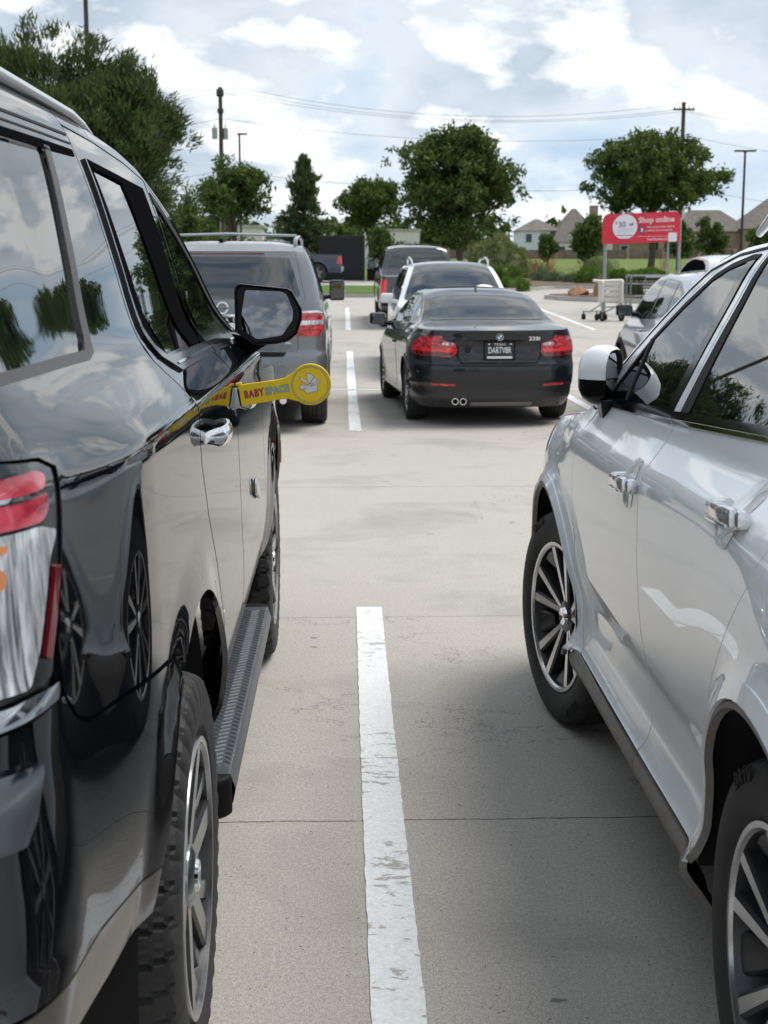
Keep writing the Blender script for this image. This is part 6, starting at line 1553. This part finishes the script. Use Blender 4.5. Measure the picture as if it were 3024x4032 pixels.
# ---------------------------------------------------------------- trolley bay with the red banner
bn = thing('banner_sign', 'red banner reading Shop online with a white circle, on steel posts over the trolley bay', 'banner', (7.10, 38.6, g(38.2)), -rad(19))
W_, H_ = 2.10, .80; zb = 1.86
v = []; f = []; nx, nz = 40, 14; cr = .17
def bz(t): return .06*t
for j in range(nz+1):
    for i in range(nx+1):
        x = W_*i/nx; z = H_*j/nz; t = i/nx
        if x < cr and z > H_-cr:
            lim = H_-cr + math.sqrt(max(0, cr*cr-(cr-x)**2)); z = H_-cr + (z-(H_-cr))*(lim-(H_-cr))/cr
        if x > W_-cr and z > H_-cr:
            lim = H_-cr + math.sqrt(max(0, cr*cr-(x-W_+cr)**2)); z = H_-cr + (z-(H_-cr))*(lim-(H_-cr))/cr
        y = .012*math.sin(x*6+z*5) + .010*math.sin(x*13-z*9)*(1-j/nz) + .006*math.sin(z*22+x*3)
        v.append((x, y, zb + z + bz(t)))
f = [(j*(nx+1)+i, j*(nx+1)+i+1, (j+1)*(nx+1)+i+1, (j+1)*(nx+1)+i) for j in range(nz) for i in range(nx)]
k0 = len(v); v += [(a, b+.05, c) for a, b, c in v[:k0]]; f += [tuple(q+k0 for q in reversed(p)) for p in f[:nx*nz]]
rim_i = [i for i in range(nx+1)] + [(j*(nx+1)+nx) for j in range(1, nz+1)] + [nz*(nx+1)+i for i in range(nx-1, -1, -1)] + [j*(nx+1) for j in range(nz-1, 0, -1)]
f += [(rim_i[i], rim_i[(i+1) % len(rim_i)], k0+rim_i[(i+1) % len(rim_i)], k0+rim_i[i]) for i in range(len(rim_i))]
cloth = MB().add(v, f).build('banner', mat('red_banner_vinyl', (.68, .028, .055), .45), bn, smooth=True)
yb = -.030; wm = mat('banner_white_print', (.80, .76, .80), .5); pk = mat('banner_pink_print', (.85, .55, .58), .5); nv = mat('banner_navy_print', (.05, .06, .20), .5)
def bt(name, s_, x, z, size, m, bold=.0, sx=1.0, dy=0.0, al='LEFT'): text_mesh(name, s_, size, m, cloth, (x, yb-.004-dy, zb+z+bz(x/W_)), (math.pi/2, -.027, 0), bold, .0008, al, sx)
pc = [(.62+.335*math.cos(a), max(.13, .445+.335*math.sin(a))) for a in np.linspace(0, 2*math.pi, 49)[:-1]]
MB().prism([(x, zb+z+bz(x/W_)) for x, z in pc], 'xz', yb-.002, yb+.006).build('white_circle', wm, cloth)
bt('word_price', '30', .44, .50, .20, nv, .002, 1.0, .001); bt('word_dollar', '$', .36, .56, .09, nv, 0, 1, .001); bt('word_off', 'off', .73, .50, .10, nv, .003, 1.1, .001)
for i, (a, b) in enumerate(((.44, .86), (.42, .83), (.43, .72))): MB().box(((a+b)/2, yb-.004, zb+(.385, .345, .305)[i]+.02), (b-a, .001, .010)).build('small_print', mat('print_grey', (.35, .45, .60), .5), cloth)
bt('word_date', 'Promo code online', .40, .215, .052, nv, .001, 1, .001) if False else MB().box((.62, yb-.004, zb+.235), (.42, .001, .018)).build('small_print', nv, cloth)
bt('word_shop', 'Shop online', .985, .600, .205, pk, .008, .98)
bt('word_small', 'Earn on groceries, deals &', 1.22, .415, .072, pk, .002, .95); bt('word_small', 'rewards up to 4x points', 1.22, .325, .072, pk, .002, .95)
bt('word_site', 'TomThumb.com', 1.22, .085, .082, pk, .003, 1.0)
MB().box((1.37, yb-.004, zb+.205), (.86, .001, .012)).build('rule_line', pk, cloth)
icn = MB().prism([(1.03, zb+.30), (1.14, zb+.30), (1.155, zb+.41), (1.085, zb+.475), (1.01, zb+.41)], 'xz', yb-.004, yb+.002); icn.build('badge_icon', nv, cloth)
MB().box((1.083, yb-.006, zb+.375), (.05, .002, .10)).build('badge_icon', wm, cloth); MB().prism(rnd([(1.155, zb+.31), (1.205, zb+.31), (1.205, zb+.36), (1.155, zb+.36)], .02), 'xz', yb-.005, yb).build('badge_icon', mat('orange_print', (.85, .30, .10), .5), cloth)
MB().prism(rnd([(1.79, zb+.06), (2.02, zb+.06), (2.02, zb+.30), (1.79, zb+.30)], .03), 'xz', yb-.005, yb).build('white_square', wm, cloth)
for x, r_ in ((.08, .048), (1.78, .030), (2.08, .040)):
    MB().tube([(x, .11, -.1), (x, .11, zb+.70)], r_, 12).build('post', M['galv'], bn, smooth=True)

rail = thing('trolley_bay', 'grey tubular rails of the trolley bay below the red banner', 'railing', (7.75, 37.7, g(37.7)), -rad(8))
for z in (1.02, .80, .45): MB().tube([(0, 0, z), (3.6, 0, z)], .018, 8).tube([(0, 2.0, z), (3.6, 2.0, z)], .024, 8).build('rail', M['galv'], rail, smooth=True)
for x in (0, 1.8, 3.6):
    for y in (0, 2.0): MB().tube([(x, y, -.05), (x, y, 1.06)], .03, 8).build('post', M['galv'], rail, smooth=True)
def trolley(label, x, y, rz, dark=True):
    T = thing('shopping_trolley', label, 'shopping trolley', (x, y, g(y)), rz, 'shopping trolleys left in the bay'); m = M['blacktrim'] if dark else M['galv']
    mb = MB(); w0, w1, l0, z0, z1 = .25, .30, .85, .50, .98
    P_ = lambda x_, y_, z_: (x_, y_, z_)
    for z in np.linspace(z0, z1, 7):
        t = (z-z0)/(z1-z0); ww = w0+(w1-w0)*t; lo = .12*(1-t)
        mb.tube([(-ww, lo, z), (-ww, l0+.05*t, z), (ww, l0+.05*t, z), (ww, lo, z), (-ww, lo, z)], .0045 if z < z1 else .011, 5)
    for y_ in np.linspace(.12, l0, 10): mb.tube([(-w1, y_, z1), (-w0, y_, z0), (w0, y_, z0), (w1, y_, z1)], .0035, 4)
    for x_ in np.linspace(-.22, .22, 7): mb.tube([(x_, .12, z0), (x_, l0, z0), (x_*1.2, l0+.05, z1)], .0035, 4)
    mb.build('basket', m, T)
    fm = MB()
    for s_ in (-1, 1): fm.tube([(s_*.28, 0, 1.02), (s_*.24, .02, .50), (s_*.26, .10, .16), (s_*.20, .85, .14)], .013, 8)
    fm.tube([(-.26, .10, .2), (.26, .10, .2)], .012, 8).build('frame', M['galv'], T, smooth=True)
    MB().tube([(-.28, -.03, 1.03), (.28, -.03, 1.03)], .018, 8).build('handle_bar', mat('lilac_handle', (.35, .28, .42), .5), T, smooth=True)
    for x_, y_ in ((-.26, .10), (.26, .10), (-.20, .84), (.20, .84)): MB().lathe([(-.013, .001), (-.013, .06), (.013, .06), (.013, .001)], 16, 'X', (x_, y_, .065)).build('castor', M['rubber'], T, smooth=True)
trolley('dark wire shopping trolley nearest the white child-seat trolley', 8.05, 36.3, .5)
trolley('dark wire shopping trolley in the middle of the trolley bay', 9.0, 38.3, 1.2)
trolley('dark wire shopping trolley with a yellow advert panel on its front', 10.0, 38.6, 1.4)
MB().box((0, 0, 0), (.42, .02, .20)).build('advert_panel', mat('yellow_orange_print', (.75, .42, .10), .5), [o for o in C.objects if o.name.startswith('shopping_trolley')][-1]).location = (0, .91, .78)
# white moulded trolley: slatted seat back and round side, big wheels
T = thing('child_seat_trolley', 'off-white plastic slatted trolley seat on a grey frame, standing outside the bay', 'shopping trolley', (6.62, 34.6, g(34.6)), .35)
pw = mat('off_white_plastic', (.66, .64, .58), .5)
for i in range(4):
    o = MB().box((0, .02*i, .92-.13*i), (.56, .06, .105), bev=.025).build('seat_slat', pw, T, smooth=True)
o = MB().prism(rnd([(-.12, .44), (.22, .42), (.30, .60), (.26, .92), (.10, 1.04), (-.12, 1.02)], .08), 'yz', .24, .30).build('side_panel', pw, T, smooth=True); setbevel(o, .015, 3)
o = MB().prism(rnd([(-.10, .46), (.10, .44), (.12, .98), (-.10, .98)], .05), 'yz', -.30, -.25).build('side_panel', pw, T, smooth=True); setbevel(o, .015, 3)
MB().tube([(-.52, -.02, 1.0), (-.30, -.02, .98), (.30, -.02, 1.0)], .035, 10).build('push_handle', pw, T, smooth=True)
MB().box((0, .12, .50), (.50, .22, .05), bev=.02).build('seat_base', pw, T, smooth=True)
fm = MB()
for s_ in (-1, 1): fm.tube([(s_*.27, -.05, .50), (s_*.27, -.10, .06)], .030, 8); fm.tube([(s_*.27, 0, .42), (s_*.24, .60, .22), (s_*.24, .95, .22)], .018, 8)
fm.tube([(-.27, .0, .35), (.27, .0, .35)], .016, 8).tube([(-.24, .9, .22), (.24, .9, .22)], .016, 8); fm.build('frame', M['galv'], T, smooth=True)
for x_, y_ in ((-.24, .90), (.24, .90), (-.12, .45), (.12, .45)): MB().lathe([(-.016, .001), (-.016, .085), (.016, .085), (.016, .001)], 18, 'X', (x_, y_, .088)).tube([(x_, y_, .09), (x_, y_, .24)], .014, 6).build('castor', M['rubber'], T, smooth=True)
for s_ in (-1, 1): MB().lathe([(-.02, .001), (-.02, .12), (.02, .12), (.02, .001)], 20, 'X', (s_*.27, -.08, .12)).build('wheel', M['rubber'], T, smooth=True)

# ---------------------------------------------------------------- dark enclosure, cabinet, far buildings, fence
T = thing('enclosure', 'tall dark ribbed metal enclosure beyond the grass strip', 'enclosure', (.05, 66.5, g(66.5)))
v = []; f = []; n = 46; x0, x1 = -1.15, .85
mb = MB().box((-.1, 1.0, 1.0), (2.1, 2.0, 2.05))
for i in range(26): mb.box((x0+.05+(x1-x0-.1)*i/25, -.025, 1.0), (.035, .05, 2.03))
mb.build('ribbed_wall', mat('dark_navy_metal', (.013, .015, .022), .5), T); MB().box((-.1, 0, 2.05), (2.16, .14, .07)).box((.93, -.02, 1.0), (.09, .12, 2.1)).build('frame', M['poleblack'], T)
T = thing('utility_cabinet', 'pale grey utility cabinet on a dark base, partly behind the grey pickup', 'cabinet', (1.55, 66.3, g(66.3)))
MB().box((0, 0, .80), (.95, .6, .52), bev=.02).build('cabinet_body', mat('pale_grey_enamel', (.50, .54, .58), .4), T); MB().box((0, .05, .28), (.85, .5, .56)).build('base', M['blacktrim'], T)
M['shingle'] = mat('asphalt_shingle', (.150, .135, .120), .95, var=(1.5, .25), bump=(9, .5)); M['brick'] = mat('tan_brick', (.30, .22, .17), .9, var=(2.2, .25)); M['stucco'] = mat('pale_render', (.62, .60, .56), .9, var=(.8, .06))
M['housewhite'] = mat('white_siding', (.62, .66, .70), .8, var=(.6, .06)); M['winglass'] = mat('house_window_glass', (.03, .04, .05), .08)
def house(label, x, y, parts, wins, z=None):
    """parts = [(x0, x1, y0, y1, wall height, ridge height, material, ridge axis)] hip-roofed blocks"""
    T = thing('house', label, 'house', (x, y, g(y)-.3 if z is None else z))
    for x0, x1, y0, y1, hw_, hr_, m, ax in parts:
        MB().box(((x0+x1)/2, (y0+y1)/2, hw_/2), (x1-x0, y1-y0, hw_)).build('wall', m, T)
        o_ = .45; a, b, c, d = x0-o_, x1+o_, y0-o_, y1+o_; e_ = min(b-a, d-c)/2*.92
        if ax == 'x': r0, r1 = (a+e_, (c+d)/2), (b-e_, (c+d)/2)
        else: r0, r1 = ((a+b)/2, c+e_), ((a+b)/2, d-e_)
        v = [(a, c, hw_), (b, c, hw_), (b, d, hw_), (a, d, hw_), (r0[0], r0[1], hr_), (r1[0], r1[1], hr_)]
        ff = [(0, 1, 5, 4), (1, 2, 5), (2, 3, 4, 5), (3, 0, 4), (3, 2, 1, 0)] if ax == 'x' else [(0, 1, 4), (1, 2, 5, 4), (2, 3, 5), (3, 0, 4, 5), (3, 2, 1, 0)]
        MB().add(v, ff).build('roof', M['shingle'], T)
    for wx, wz, ww, wh, wy in wins:
        o = MB().box((wx, wy-.06, wz), (ww+.24, .12, wh+.24)).build('window', M['housewhite'], T)
        MB().box((wx, wy-.125, wz), (ww, .03, wh)).build('pane', M['winglass'], o)
    return T
T = house('far house with white walls and a tall brick chimney, left of the red banner', 36.5, 268, [(-3, 4.6, 0, 9, 5.4, 7.7, M['housewhite'], 'x'), (3.0, 12.5, -3, 9, 3.2, 9.6, M['stucco'], 'x'), (7.6, 15.0, 1, 12, 4.6, 8.2, M['stucco'], 'x')],
    [(-1.2, 4.0, 1.1, 1.5, 0), (1.6, 4.0, 1.0, 1.5, 0), (4.6, 1.6, 1.4, 1.6, -3), (7.4, 1.6, 1.2, 1.6, -3), (3.3, 4.7, .9, 1.2, 0)])
MB().box((11.6, 3, 7.4), (1.5, 1.2, 5.6)).build('chimney', M['brick'], T)
T = house('house with tan brick walls and a broad dark hip roof at the far right', 70, 262, [(-9, 6, 0, 10, 5.2, 9.3, M['brick'], 'x'), (4, 18, -3, 10, 5.6, 11.4, M['brick'], 'x'), (16, 32, 0, 12, 5.4, 10.2, M['brick'], 'x')],
    [(-5, 3.6, 1.2, 1.8, 0), (0, 3.6, 1.2, 1.8, 0), (8, 3.8, 1.4, 1.9, -3), (13, 3.8, 1.4, 1.9, -3), (22, 3.8, 1.4, 1.9, 0)])
MB().box((-6.8, 3, 7.6), (1.8, 1.3, 4.2)).build('chimney', M['stucco'], T)
T = house('low house with brick walls and grey roof seen beneath the banner', 54, 285, [(-7, 8, 0, 9, 3.4, 7.4, M['brick'], 'x')], [(-3, 1.9, 1.4, 1.5, 0), (3, 1.9, 1.4, 1.5, 0)])
for i, (x, y, a, b, hh, s) in enumerate([(-20, 185, 9.5, 12, 4.6, 'cream flat-roofed commercial building left of the transformer pole'), (-9.2, 190, 8.0, 12, 5.2, 'cream flat-roofed commercial building right of the transformer pole'), (3.5, 230, 9, 12, 4.8, 'hazy pale building far away between conifer and pickup')]):
    T = thing('commercial_building', s, 'building', (x, y, g(y)-.3)); MB().box((a/2, 5, hh/2), (a, 10, hh)).build('wall', M['stucco'], T); MB().box((a/2, 5, hh+.15), (a+.5, 10.4, .35)).build('parapet', M['brick'] if i == 1 else M['kerb'], T)
    MB().box((a*.3, 5, hh+.7), (1.4, 1.2, .9)).build('roof_unit', M['galv'], T)
    for k in range(3): MB().box((a*(.2+.3*k), -.05, 1.7), (1.6, .12, 2.0)).build('window', M['winglass'], T)
T = thing('boundary_wall', 'long low brown stone wall with pillars along the far edge of the meadow', 'wall', (16, 246, g(246)-.2))
MB().box((50, 0, .85), (110, .25, 1.7)).build('wall_panel', mat('brown_fieldstone', (.17, .135, .11), .95, var=(1.2, .35)), T)
for k in range(18): MB().box((-4+6.3*k, -.05, 1.0), (.6, .6, 2.0)).build('pillar', M['brick'], T)
T = thing('treeline', None, None, (0, 0, 0)); bpy.data.objects.remove(T)
R_ = np.random.RandomState(77); cl = []
for i in range(150):
    x = -260 + 700*R_.rand(); y = 330 + 60*R_.rand(); hh = 5 + 4.5*R_.rand(); cc = R_.normal(size=(30, 3)); cc /= np.linalg.norm(cc, axis=1)[:, None]; cc[:, 2] = abs(cc[:, 2])
    cl.append(cc*np.array([7, 4, hh]) + np.array([x, y, g(y)-.5]))
V, F_ = leaves(np.concatenate(cl), 42000, 1.5, .9, 5, .8); o = fastmesh('far_woodland', V, F_, M['leaf_oak']); o['kind'] = 'stuff'; o['label'] = 'far woodland along the horizon'
